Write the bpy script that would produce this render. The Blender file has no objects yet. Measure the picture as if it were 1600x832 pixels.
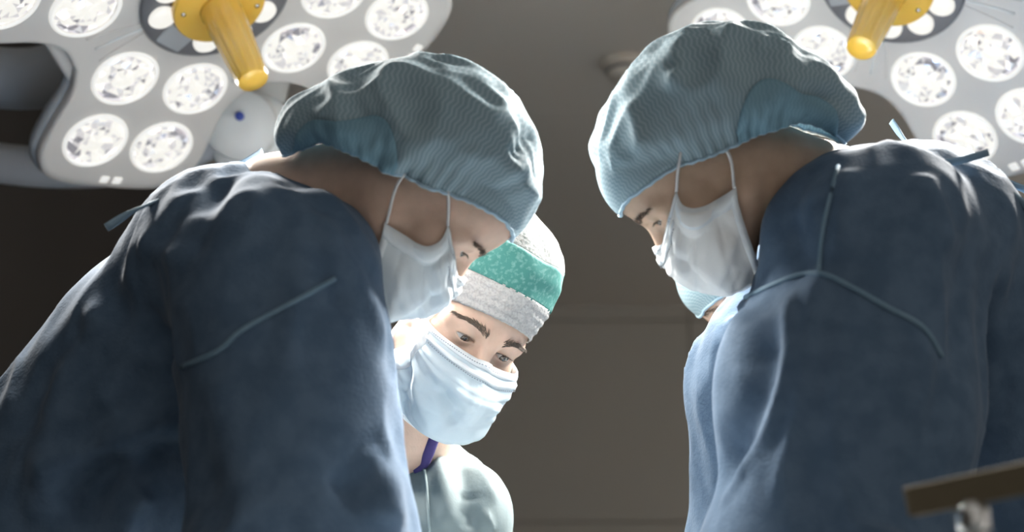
import bpy, bmesh, math, random
import numpy as np
from mathutils import Vector, Matrix

random.seed(7)
rng = np.random.default_rng(7)
sc = bpy.context.scene
COL = sc.collection

# ------------------------------------------------------------------ camera, world, exposure
FPX = 2000.0
PITCH = math.radians(15.0)
CAMP = np.array([0.0, 0.0, 1.1])
RT = np.array([1.0, 0.0, 0.0])
FW = np.array([0.0, math.cos(PITCH), math.sin(PITCH)])
UP = np.array([0.0, -math.sin(PITCH), math.cos(PITCH)])

cam_d = bpy.data.cameras.new('camera')
cam = bpy.data.objects.new('camera', cam_d)
COL.objects.link(cam)
cam.location = CAMP
cam.rotation_euler = (math.pi / 2 + PITCH, 0, 0)
cam_d.sensor_width = 36.0
cam_d.lens = 36.0 * FPX / 1600.0
cam_d.clip_start = 0.05
cam_d.dof.use_dof = True
cam_d.dof.focus_distance = 1.62
cam_d.dof.aperture_fstop = 3.0
sc.camera = cam

world = bpy.data.worlds.new('world')
sc.world = world
world.use_nodes = True
bg = world.node_tree.nodes['Background']
bg.inputs[0].default_value = (1.0, 0.955, 0.89, 1)
bg.inputs[1].default_value = 0.40

sc.view_settings.view_transform = 'Standard'
sc.view_settings.look = 'None'
sc.view_settings.gamma = 1.0
sc.view_settings.use_curve_mapping = False
sc.view_settings.exposure = 0.0
sc.cycles.use_denoising = True
sc.cycles.max_bounces = 6

LAMP_POWER = 560.0          # mean watts of the two surgical lamps


def P(px, py, d):
    """world point seen at photo pixel (px, py), d metres along the view axis"""
    return CAMP + d * (FW + RT * (px - 800.0) / FPX - UP * (py - 416.0) / FPX)


def nrm(v):
    v = np.asarray(v, float)
    return v / np.linalg.norm(v)


# ------------------------------------------------------------------ materials
MATS = {}


def mat(name, color, rough=0.6, metal=0.0, emit=0.0, emit_col=None, noise=None, bump=None,
        trans=0.0, sub=0.0, zigzag=None, coat=0.0, sheen=0.0):
    m = bpy.data.materials.new(name)
    m.use_nodes = True
    nt = m.node_tree
    b = nt.nodes['Principled BSDF']
    out = nt.nodes['Material Output']
    c = (*color, 1)
    b.inputs['Base Color'].default_value = c
    b.inputs['Roughness'].default_value = rough
    b.inputs['Metallic'].default_value = metal
    b.inputs['Coat Weight'].default_value = coat
    if sheen:
        b.inputs['Sheen Weight'].default_value = sheen
        b.inputs['Sheen Roughness'].default_value = 0.35
        b.inputs['Specular IOR Level'].default_value = 0.15
    if sub:
        b.inputs['Subsurface Weight'].default_value = sub
        b.inputs['Subsurface Radius'].default_value = (0.012, 0.005, 0.003)
        b.inputs['Subsurface Scale'].default_value = 0.6
    if emit:
        b.inputs['Emission Color'].default_value = (*(emit_col or color), 1)
        b.inputs['Emission Strength'].default_value = emit
    tc = nt.nodes.new('ShaderNodeTexCoord')
    csock = None
    if noise:                                   # (scale, other colour, low, high[, stretch])
        n = nt.nodes.new('ShaderNodeTexNoise')
        n.inputs['Scale'].default_value = noise[0]
        n.inputs['Detail'].default_value = 5
        src = tc.outputs['Object']
        if len(noise) > 4:
            mp = nt.nodes.new('ShaderNodeMapping')
            mp.inputs['Scale'].default_value = noise[4]
            nt.links.new(src, mp.inputs[0])
            src = mp.outputs[0]
        nt.links.new(src, n.inputs['Vector'])
        r = nt.nodes.new('ShaderNodeValToRGB')
        r.color_ramp.elements[0].position = noise[2]
        r.color_ramp.elements[1].position = noise[3]
        r.color_ramp.elements[0].color = c
        r.color_ramp.elements[1].color = (*noise[1], 1)
        nt.links.new(n.outputs['Fac'], r.inputs[0])
        csock = r.outputs[0]
    if zigzag:                                  # (other colour, u scale, v scale, amount): rows of zigzag knit lines
        uv = nt.nodes.new('ShaderNodeUVMap')
        sp = nt.nodes.new('ShaderNodeSeparateXYZ')
        nt.links.new(uv.outputs[0], sp.inputs[0])

        def mth(op, a, bb=None):
            q = nt.nodes.new('ShaderNodeMath')
            q.operation = op
            for i, v in enumerate((a, bb)):
                if v is None:
                    continue
                if isinstance(v, (int, float)):
                    q.inputs[i].default_value = v
                else:
                    nt.links.new(v, q.inputs[i])
            return q.outputs[0]
        zz = mth('PINGPONG', mth('MULTIPLY', sp.outputs[1], zigzag[2]), 0.5)
        wob = nt.nodes.new('ShaderNodeTexNoise')
        wob.inputs['Scale'].default_value = 60.0
        nt.links.new(tc.outputs['Object'], wob.inputs['Vector'])
        ph = mth('ADD', mth('MULTIPLY', sp.outputs[0], zigzag[1]), mth('MULTIPLY', zz, 0.9))
        ph = mth('ADD', ph, mth('MULTIPLY', wob.outputs[0], 0.5))
        w = mth('MULTIPLY', mth('PINGPONG', ph, 0.5), 2.0)
        mx = nt.nodes.new('ShaderNodeMix')
        mx.data_type = 'RGBA'
        f = mth('MULTIPLY', mth('POWER', w, 2.0), zigzag[3])
        nt.links.new(f, mx.inputs[0])
        if csock:
            nt.links.new(csock, mx.inputs[6])
        else:
            mx.inputs[6].default_value = c
        mx.inputs[7].default_value = (*zigzag[0], 1)
        csock = mx.outputs[2]
    if csock:
        nt.links.new(csock, b.inputs['Base Color'])
    if bump:                                    # (scale, strength, distance)
        n = nt.nodes.new('ShaderNodeTexNoise')
        n.inputs['Scale'].default_value = bump[0]
        n.inputs['Detail'].default_value = 4
        nt.links.new(tc.outputs['Object'], n.inputs['Vector'])
        bp = nt.nodes.new('ShaderNodeBump')
        bp.inputs['Strength'].default_value = bump[1]
        bp.inputs['Distance'].default_value = bump[2]
        nt.links.new(n.outputs['Fac'], bp.inputs['Height'])
        nt.links.new(bp.outputs[0], b.inputs['Normal'])
    if trans:                                   # thin cloth that lets light through
        t = nt.nodes.new('ShaderNodeBsdfTranslucent')
        t.inputs['Color'].default_value = c
        if csock:
            nt.links.new(csock, t.inputs['Color'])
        ms = nt.nodes.new('ShaderNodeMixShader')
        ms.inputs[0].default_value = trans
        nt.links.new(b.outputs[0], ms.inputs[1])
        nt.links.new(t.outputs[0], ms.inputs[2])
        nt.links.new(ms.outputs[0], out.inputs[0])
    MATS[name] = m
    return m


mat('wall_paint', (0.62, 0.58, 0.515), 0.55, noise=(1.5, (0.65, 0.605, 0.54), 0.3, 0.7))
mat('wall_joint', (0.46, 0.43, 0.385), 0.7, noise=(9, (0.5, 0.47, 0.42), 0.3, 0.7))
mat('ceiling_paint', (0.86, 0.79, 0.71), 0.7, noise=(0.8, (0.89, 0.82, 0.74), 0.3, 0.7))
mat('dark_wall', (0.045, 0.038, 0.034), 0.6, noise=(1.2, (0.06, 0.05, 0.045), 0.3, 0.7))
mat('floor_vinyl', (0.22, 0.25, 0.27), 0.35, noise=(40, (0.27, 0.30, 0.32), 0.4, 0.6))
mat('gown_blue', (0.076, 0.122, 0.188), 0.9, noise=(38, (0.100, 0.152, 0.225), 0.38, 0.62), bump=(260, 0.5, 0.0015), sheen=0.12)
mat('gown_seam', (0.13, 0.22, 0.30), 0.8, noise=(60, (0.16, 0.25, 0.33), 0.3, 0.7))
mat('tie_blue', (0.26, 0.38, 0.48), 0.8, noise=(60, (0.3, 0.42, 0.52), 0.3, 0.7))
mat('gown_aqua', (0.135, 0.18, 0.19), 0.8, noise=(14, (0.16, 0.205, 0.215), 0.35, 0.65), bump=(300, 0.2, 0.001))
mat('aqua_seam', (0.21, 0.27, 0.28), 0.8, noise=(40, (0.23, 0.29, 0.30), 0.3, 0.7))
mat('cap_blue', (0.255, 0.375, 0.44), 0.8, noise=(7, (0.30, 0.425, 0.49), 0.3, 0.7), trans=0.26,
    zigzag=((0.62, 0.74, 0.80), 150.0, 80.0, 0.5))
mat('cap_fold', (0.17, 0.33, 0.43), 0.8, noise=(12, (0.22, 0.39, 0.49), 0.3, 0.7), trans=0.2,
    zigzag=((0.34, 0.52, 0.62), 150.0, 80.0, 0.4))
mat('cap_hem', (0.36, 0.52, 0.64), 0.8, noise=(90, (0.46, 0.62, 0.72), 0.3, 0.7), trans=0.2)
mat('cap_white', (0.46, 0.46, 0.455), 0.85, noise=(300, (0.36, 0.36, 0.36), 0.45, 0.65), bump=(160, 0.8, 0.003), trans=0.15)
mat('cap_teal', (0.045, 0.20, 0.18), 0.8, noise=(190, (0.13, 0.30, 0.275), 0.5, 0.66), trans=0.15)
mat('cap_mesh', (0.30, 0.305, 0.30), 0.85, noise=(260, (0.17, 0.19, 0.19), 0.45, 0.6), bump=(200, 0.6, 0.002), trans=0.2)
mat('mask_cloth', (0.56, 0.67, 0.74), 0.8, noise=(16, (0.63, 0.73, 0.79), 0.35, 0.65), bump=(350, 0.15, 0.001), trans=0.18)
mat('mask_white', (0.86, 0.87, 0.86), 0.8, noise=(25, (0.9, 0.9, 0.89), 0.35, 0.65), bump=(350, 0.15, 0.001), trans=0.15)
mat('mask_pale', (0.80, 0.88, 0.93), 0.8, noise=(16, (0.86, 0.92, 0.95), 0.35, 0.65), bump=(350, 0.15, 0.001), trans=0.18)
mat('mask_edge', (0.78, 0.83, 0.87), 0.8, noise=(120, (0.84, 0.88, 0.9), 0.3, 0.7), trans=0.1)
mat('stitch_grey', (0.25, 0.29, 0.34), 0.8, noise=(90, (0.3, 0.34, 0.4), 0.3, 0.7))
mat('loop_cord', (0.62, 0.62, 0.64), 0.8, noise=(200, (0.7, 0.7, 0.7), 0.3, 0.7))
mat('skin_fair', (0.57, 0.40, 0.31), 0.5, noise=(45, (0.66, 0.465, 0.365), 0.35, 0.68), bump=(420, 0.25, 0.001), sub=0.2)
mat('skin_tan', (0.45, 0.315, 0.225), 0.5, noise=(45, (0.52, 0.365, 0.27), 0.35, 0.65), bump=(500, 0.12, 0.001), sub=0.2)
mat('eye_white', (0.52, 0.48, 0.455), 0.15, noise=(40, (0.58, 0.54, 0.51), 0.3, 0.7), coat=0.6)
mat('iris_brown', (0.055, 0.035, 0.022), 0.12, noise=(700, (0.09, 0.06, 0.04), 0.3, 0.7), coat=0.8)
mat('pupil_black', (0.005, 0.005, 0.005), 0.08, noise=(50, (0.007, 0.006, 0.006), 0.3, 0.7), coat=1.0)
mat('hair_brown', (0.15, 0.115, 0.09), 0.6, noise=(200, (0.12, 0.095, 0.075), 0.3, 0.7))
mat('scrub_purple', (0.045, 0.032, 0.14), 0.85, noise=(60, (0.06, 0.045, 0.17), 0.3, 0.7))
mat('trouser_blue', (0.13, 0.22, 0.32), 0.85, noise=(20, (0.16, 0.25, 0.36), 0.3, 0.7))
mat('shoe_white', (0.6, 0.6, 0.6), 0.5, noise=(30, (0.66, 0.66, 0.66), 0.3, 0.7))
mat('glove_latex', (0.72, 0.68, 0.58), 0.4, noise=(50, (0.78, 0.74, 0.64), 0.3, 0.7))
mat('lamp_plastic', (0.64, 0.61, 0.58), 0.32, noise=(5, (0.70, 0.67, 0.635), 0.3, 0.7), coat=0.4)
mat('lamp_grey', (0.36, 0.38, 0.40), 0.4, noise=(6, (0.40, 0.42, 0.44), 0.3, 0.7))
mat('lamp_arm', (0.50, 0.53, 0.57), 0.45, noise=(6, (0.54, 0.57, 0.61), 0.3, 0.7))
mat('lamp_dark', (0.14, 0.14, 0.15), 0.35, noise=(12, (0.18, 0.18, 0.19), 0.3, 0.7))
mat('lamp_white', (0.72, 0.73, 0.72), 0.4, noise=(8, (0.76, 0.77, 0.76), 0.3, 0.7))
mat('lens_glow', (0.22, 0.22, 0.21), 0.2, noise=(60, (0.3, 0.3, 0.29), 0.3, 0.7), emit=0.80, emit_col=(1.0, 0.97, 0.90))
mat('lens_facet', (0.85, 0.85, 0.86), 0.08, metal=0.85, noise=(90, (0.7, 0.68, 0.72), 0.35, 0.6), emit=0.60, emit_col=(0.98, 0.95, 0.95))
mat('lens_shard', (0.55, 0.53, 0.58), 0.1, metal=0.9, noise=(120, (0.75, 0.72, 0.76), 0.35, 0.6), emit=0.25, emit_col=(0.9, 0.87, 0.95))
mat('lens_ring', (0.4, 0.4, 0.39), 0.3, noise=(30, (0.45, 0.45, 0.44), 0.3, 0.7), emit=0.65, emit_col=(1.0, 0.98, 0.93))
mat('handle_yellow', (0.86, 0.50, 0.07), 0.25, noise=(14, (0.88, 0.55, 0.11), 0.3, 0.7), coat=0.6, sub=0.1)
mat('steel', (0.6, 0.6, 0.6), 0.25, metal=1.0, noise=(40, (0.7, 0.7, 0.68), 0.3, 0.7))
mat('rail_brass', (0.15, 0.125, 0.08), 0.5, metal=0.2, noise=(15, (0.19, 0.155, 0.10), 0.3, 0.7))
mat('drape_white', (0.88, 0.92, 0.94), 0.85, noise=(10, (0.74, 0.82, 0.88), 0.35, 0.65), bump=(40, 0.4, 0.004))
mat('detector_grey', (0.88, 0.78, 0.66), 0.6, noise=(20, (0.76, 0.7, 0.62), 0.3, 0.7))
mat('blue_badge', (0.03, 0.06, 0.35), 0.4, noise=(60, (0.05, 0.09, 0.4), 0.3, 0.7))


# ------------------------------------------------------------------ object helpers
def tag(o, label=None, cat=None, group=None, kind=None):
    if label:
        o['label'] = label
    if cat:
        o['category'] = cat
    if group:
        o['group'] = group
    if kind:
        o['kind'] = kind
    return o


def empty(name, loc):
    o = bpy.data.objects.new(name, None)
    COL.objects.link(o)
    o.location = loc
    o.empty_display_size = 0.05
    return o


def mesh_obj(name, verts, faces, material, parent=None, smooth=True, uvs=None):
    """one mesh object; verts in world space, faces an (n,4)/(n,3) array or list"""
    me = bpy.data.meshes.new(name)
    verts = np.asarray(verts, dtype=np.float32)
    if isinstance(faces, np.ndarray):
        k = faces.shape[1]
        me.vertices.add(len(verts))
        me.vertices.foreach_set('co', verts.ravel())
        me.loops.add(faces.size)
        me.loops.foreach_set('vertex_index', faces.ravel().astype(np.int32))
        me.polygons.add(len(faces))
        me.polygons.foreach_set('loop_start', np.arange(0, faces.size, k, dtype=np.int32))
        me.update(calc_edges=True)
    else:
        me.from_pydata([tuple(map(float, v)) for v in verts], [], faces)
    me.validate()
    if uvs is not None:
        ul = me.uv_layers.new(name='UVMap')
        idx = np.empty(len(me.loops), dtype=np.int32)
        me.loops.foreach_get('vertex_index', idx)
        ul.data.foreach_set('uv', np.asarray(uvs, np.float32)[idx].ravel())
    me.polygons.foreach_set('use_smooth', np.full(len(me.polygons), smooth))
    mats = material if isinstance(material, (list, tuple)) else [material]
    for m in mats:
        me.materials.append(MATS[m])
    o = bpy.data.objects.new(name, me)
    COL.objects.link(o)
    if parent is not None:
        o.parent = parent
        base = np.zeros(3)
        q = parent
        while q is not None:
            base += np.array(q.location)
            q = q.parent
        o.matrix_parent_inverse = Matrix.Identity(4)
        me.transform(Matrix.Translation(-Vector(base)))
    return o


def grid_faces(nu, nv, close_u=False):
    f = []
    for i in range(nu if close_u else nu - 1):
        for j in range(nv - 1):
            a, b = i * nv + j, ((i + 1) % nu) * nv + j
            f.append((a, b, b + 1, a + 1))
    return np.array(f, dtype=np.int32)


def box(lo, hi, bevel=0.0):
    bm = bmesh.new()
    bmesh.ops.create_cube(bm, size=1)
    lo, hi = np.array(lo, float), np.array(hi, float)
    for v in bm.verts:
        v.co = Vector(tuple((lo + hi) / 2 + np.array(v.co) * (hi - lo)))
    if bevel:
        bmesh.ops.bevel(bm, geom=bm.edges[:], offset=bevel, segments=3, affect='EDGES', profile=0.6)
    bm.verts.index_update()
    vs = [tuple(v.co) for v in bm.verts]
    fs = [[v.index for v in f.verts] for f in bm.faces]
    bm.free()
    return np.array(vs), fs


def spline(pts, n):
    """Catmull-Rom through the points"""
    pts = np.asarray(pts, float)
    p = np.vstack([2 * pts[0] - pts[1], pts, 2 * pts[-1] - pts[-2]])
    t = np.linspace(0, len(pts) - 1, n)
    i = np.minimum(t.astype(int), len(pts) - 2)
    f = (t - i)[:, None]
    a, b, c, d = p[i], p[i + 1], p[i + 2], p[i + 3]
    return 0.5 * (2 * b + (c - a) * f + (2 * a - 5 * b + 4 * c - d) * f ** 2 + (3 * b - a - 3 * c + d) * f ** 3)


def tube(pts, r, n=10, flat=1.0, side=None):
    """tube along a polyline; r a number or one per point; flat squashes one way"""
    pts = np.asarray(pts, float)
    m = len(pts)
    r = np.broadcast_to(np.asarray(r, float), (m,))
    tan = np.gradient(pts, axis=0)
    tan /= np.linalg.norm(tan, axis=1)[:, None] + 1e-12
    ref = np.array(side if side is not None else (0.31, 0.22, 0.93))
    vs = []
    for k in range(m):
        a = np.cross(tan[k], ref)
        a /= np.linalg.norm(a) + 1e-12
        b = np.cross(a, tan[k])
        th = np.linspace(0, 2 * np.pi, n, endpoint=False)
        vs.append(pts[k] + r[k] * (np.cos(th)[:, None] * a + flat * np.sin(th)[:, None] * b))
    v = np.concatenate(vs)
    f = []
    for k in range(m - 1):
        for j in range(n):
            j2 = (j + 1) % n
            f.append([k * n + j, k * n + j2, (k + 1) * n + j2, (k + 1) * n + j])
    f.append(list(range(n))[::-1])
    f.append([(m - 1) * n + j for j in range(n)])
    return v, f


def lathe(profile, o, z, n=32, x=None, closed=True):
    """profile of (radius, height) turned about axis z from origin o"""
    z = nrm(z)
    x = nrm(np.cross(z, (0.3, 0.9, 0.2))) if x is None else x
    y = np.cross(z, x)
    th = np.linspace(0, 2 * np.pi, n, endpoint=False)
    vs, f = [], []
    for r, h in profile:
        vs.append(np.asarray(o) + h * z + r * (np.cos(th)[:, None] * x + np.sin(th)[:, None] * y))
    m = len(profile)
    for k in range(m - 1):
        for j in range(n):
            j2 = (j + 1) % n
            f.append([k * n + j, k * n + j2, (k + 1) * n + j2, (k + 1) * n + j])
    if closed:
        f.append(list(range(n))[::-1])
        f.append([(m - 1) * n + j for j in range(n)])
    return np.concatenate(vs), f


# ------------------------------------------------------------------ signed-distance modelling
def vnoise(p, scale, seed=0):
    q = np.asarray(p, np.float32) * scale + seed * 17.31
    i = np.floor(q).astype(np.int64)
    f = (q - i).astype(np.float32)
    f = f * f * (3 - 2 * f)

    def h(a, b, c):
        n = (a * 73856093) ^ (b * 19349663) ^ (c * 83492791)
        n = (n ^ (n >> 13)) * 1274126177
        return ((n & 0xffff) / 32767.5 - 1.0).astype(np.float32)
    x, y, z = i[:, 0], i[:, 1], i[:, 2]
    r = 0
    for dx in (0, 1):
        for dy in (0, 1):
            for dz in (0, 1):
                w = (f[:, 0] if dx else 1 - f[:, 0]) * (f[:, 1] if dy else 1 - f[:, 1]) * (f[:, 2] if dz else 1 - f[:, 2])
                r = r + w * h(x + dx, y + dy, z + dz)
    return r


def smin(a, b, k):
    h = np.maximum(k - np.abs(a - b), 0) / k
    return np.minimum(a, b) - h * h * k * 0.25


def smax(a, b, k):
    return -smin(-a, -b, k)


def cone(p, a, b, ra, rb):
    a, b = np.asarray(a, np.float32), np.asarray(b, np.float32)
    ba = b - a
    t = np.clip(((p - a) @ ba) / (ba @ ba), 0, 1)
    return np.linalg.norm(p - a - t[:, None] * ba, axis=1) - (ra + (rb - ra) * t)


def ball(p, c, r):
    return np.linalg.norm(p - np.asarray(c, np.float32), axis=1) - r


def ellip(p, c, r, R=None):
    q = p - np.asarray(c, np.float32)
    if R is not None:
        q = q @ np.asarray(R, np.float32)
    r = np.asarray(r, np.float32)
    k0 = np.linalg.norm(q / r, axis=1)
    k1 = np.linalg.norm(q / (r * r), axis=1) + 1e-9
    return k0 * (k0 - 1) / k1


def polyline_dist(p, pts):
    d = np.full(len(p), 1e9, np.float32)
    tt = np.zeros(len(p), np.float32)
    n = len(pts) - 1
    for k in range(n):
        a = np.asarray(pts[k], np.float32)
        ba = np.asarray(pts[k + 1], np.float32) - a
        t = np.clip(((p - a) @ ba) / (ba @ ba + 1e-12), 0, 1)
        e = np.linalg.norm(p - a - t[:, None] * ba, axis=1)
        m = e < d
        d[m] = e[m]
        tt[m] = (k + t[m]) / n
    return d, tt


def surface(f, lo, hi, h, steps=2):
    """surface nets on a block-sparse grid, vertices then pulled onto f = 0"""
    lo, hi = np.asarray(lo, float), np.asarray(hi, float)
    B = 8
    nb = np.ceil((hi - lo) / (h * B)).astype(int)
    g = np.stack(np.meshgrid(*[np.arange(k) for k in nb], indexing='ij'), -1).reshape(-1, 3)
    cen = (lo + (g + 0.5 - 0.5 / B) * B * h).astype(np.float32)
    cv = f(cen)
    vol = np.repeat(np.repeat(np.repeat(cv.reshape(nb), B, 0), B, 1), B, 2).astype(np.float32)
    act = g[np.abs(cv) < B * h * 1.25]
    off = np.stack(np.meshgrid(*[np.arange(B)] * 3, indexing='ij'), -1).reshape(-1, 3)
    for s in range(0, len(act), 600):
        blk = act[s:s + 600]
        ijk = (blk[:, None, :] * B + off[None]).reshape(-1, 3)
        vol[ijk[:, 0], ijk[:, 1], ijk[:, 2]] = f((lo + ijk * h).astype(np.float32))
    ins = vol < 0
    n = np.array(vol.shape)
    cnt = np.zeros(n - 1, np.int8)
    for a in (0, 1):
        for b in (0, 1):
            for c in (0, 1):
                cnt += ins[a:n[0] - 1 + a, b:n[1] - 1 + b, c:n[2] - 1 + c]
    cells = np.argwhere((cnt > 0) & (cnt < 8))
    idx = np.full(n - 1, -1, np.int32)
    idx[cells[:, 0], cells[:, 1], cells[:, 2]] = np.arange(len(cells))
    acc = np.zeros((len(cells), 3))
    num = np.zeros(len(cells))
    cor = [(a, b, c) for a in (0, 1) for b in (0, 1) for c in (0, 1)]
    val = {c: vol[cells[:, 0] + c[0], cells[:, 1] + c[1], cells[:, 2] + c[2]] for c in cor}
    for c in cor:
        for ax in range(3):
            if c[ax]:
                continue
            e = list(c)
            e[ax] = 1
            v0, v1 = val[c], val[tuple(e)]
            m = (v0 < 0) != (v1 < 0)
            t = np.where(m, v0 / np.where(m, v0 - v1, 1), 0)
            p = np.tile(np.array(c, float), (len(cells), 1))
            p[:, ax] = t
            acc[m] += p[m]
            num[m] += 1
    verts = lo + (cells + acc / num[:, None]) * h
    quads = []
    for ax in range(3):
        sl0 = [slice(1, -1)] * 3
        sl1 = [slice(1, -1)] * 3
        sl0[ax] = slice(0, n[ax] - 1)
        sl1[ax] = slice(1, n[ax])
        a, b = ins[tuple(sl0)], ins[tuple(sl1)]
        for flip, m in ((False, a & ~b), (True, b & ~a)):
            e = np.argwhere(m)
            e = e + np.array([0 if k == ax else 1 for k in range(3)])
            u, w = (ax + 1) % 3, (ax + 2) % 3
            q = []
            for du, dw in ((-1, -1), (0, -1), (0, 0), (-1, 0)):
                c = e.copy()
                c[:, u] += du
                c[:, w] += dw
                q.append(idx[c[:, 0], c[:, 1], c[:, 2]])
            q = np.stack(q, 1)
            quads.append(q[:, ::-1] if flip else q)
    quads = np.concatenate(quads)
    quads = quads[(quads >= 0).all(1)]
    for _ in range(steps):
        verts = verts - np.clip(f(verts.astype(np.float32)), -h, h)[:, None] * grad(f, verts, h * 0.5)
    return verts, quads


def grad(f, v, e):
    g = np.stack([f((v + e * d).astype(np.float32)) - f((v - e * d).astype(np.float32)) for d in np.eye(3)], 1)
    return g / (np.linalg.norm(g, axis=1)[:, None] + 1e-9)


def snap(f, px, py, d0=0.8):
    """first point of the surface f = 0 met by the view line through a photo pixel"""
    o = P(px, py, d0)
    r = nrm(P(px, py, d0 + 1) - o)
    t, best, bt = 0.0, 9, 0
    for _ in range(160):
        d = float(f((o + r * t)[None].astype(np.float32))[0])
        if d < best:
            best, bt = d, t
        if d < 0.0008:
            return o + r * t
        t += max(d * 0.7, 0.0008)
        if t > 2.2:
            break
    return o + r * bt


# ================================================================== THE ROOM
WALL_Y, CEIL, LEFT, RIGHT = 7.2, 2.80, -1.45, 3.6


def struct(name, lo, hi, m):
    v, f = box(lo, hi)
    o = mesh_obj(name, v, f, m, smooth=False)
    o['kind'] = 'structure'
    return o


floor = struct('floor', (LEFT, -2.0, -0.1), (RIGHT, WALL_Y, 0.0), 'floor_vinyl')
wall_back = struct('wall_back', (LEFT, WALL_Y, 0), (RIGHT, WALL_Y + 0.12, CEIL), 'wall_joint')
ceiling = struct('ceiling', (LEFT, 0.6, CEIL), (RIGHT, WALL_Y, CEIL + 0.12), 'wall_joint')
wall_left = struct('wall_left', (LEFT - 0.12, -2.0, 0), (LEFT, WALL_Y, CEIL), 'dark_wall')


def panel(parent, lo, hi, m):
    v, f = box(lo, hi, 0.002)
    return mesh_obj('panel', v, f, m, parent, smooth=False)


# cladding of the back wall: joints where the photograph shows them
xs = [LEFT, -0.95, 1.015, 2.98, RIGHT]
zs = [0.0, 0.42, 1.56, 2.70, CEIL]
for i in range(len(xs) - 1):
    for k in range(len(zs) - 1):
        panel(wall_back, (xs[i] + 0.006, WALL_Y - 0.016, zs[k] + 0.006), (xs[i + 1] - 0.006, WALL_Y, zs[k + 1] - 0.006), 'wall_paint')
# ceiling boards
cx = [LEFT, RIGHT]
cy = [0.6, 1.8, 3.0, 4.2, 5.4, WALL_Y]
for i in range(len(cx) - 1):
    for k in range(len(cy) - 1):
        panel(ceiling, (cx[i] + 0.003, cy[k] + 0.003, CEIL - 0.012), (cx[i + 1] - 0.003, cy[k + 1] - 0.003, CEIL), 'ceiling_paint')


def ceil_point(px, py):
    r = P(px, py, 1) - CAMP
    return CAMP + r * (CEIL - 0.012 - CAMP[2]) / r[2]


dp = ceil_point(976, 97)
det = empty('smoke_detector', dp)
tag(det, 'small grey round smoke detector on the ceiling beside the right cap', 'smoke detector')
v, f = lathe([(0.078, 0), (0.078, -0.014), (0.070, -0.022)], dp, (0, 0, 1))
mesh_obj('base', v, f, 'detector_grey', det)
v, f = lathe([(0.058, -0.018), (0.058, -0.044), (0.048, -0.056), (0.015, -0.060)], dp, (0, 0, 1))
mesh_obj('sensor_head', v, f, 'detector_grey', det)
v, f = lathe([(0.058, -0.028), (0.061, -0.033), (0.058, -0.038)], dp, (0, 0, 1))
mesh_obj('vent_slot', v, f, 'lamp_dark', det)


# ================================================================== SURGICAL LAMPS
LENS_R = 0.057
R1, A1, R2, B2, ZC = 0.2068, 0.0706, 0.3494, 0.0671, 0.026


def rodrigues(w):
    a = np.linalg.norm(w)
    k = w / a
    K = np.array([[0, -k[2], k[1]], [k[2], 0, -k[0]], [-k[1], k[0], 0]])
    return np.eye(3) + math.sin(a) * K + (1 - math.cos(a)) * K @ K


def bowl(r):
    return ZC * np.clip((np.asarray(r) - 0.17) / 0.20, 0, 1.35) ** 1.3


def head_outline(n=240):
    quarter = [(0.0, 0.462), (0.085, 0.458), (0.130, 0.440), (0.158, 0.395), (0.158, 0.33), (0.152, 0.26), (0.166, 0.205)]
    pts = []
    for w in range(4):
        an = w * math.pi / 2
        side = [(x, y) for y, x in quarter]            # along axis, lateral
        loop = [(a, -l) for a, l in side[::-1]][:-1] + side
        for a, l in loop:
            pts.append((a * math.cos(an) - l * math.sin(an), a * math.sin(an) + l * math.cos(an)))
    pts = np.array(pts + pts[:1])
    c = spline(pts, n + 1)[:-1]
    return c


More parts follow.
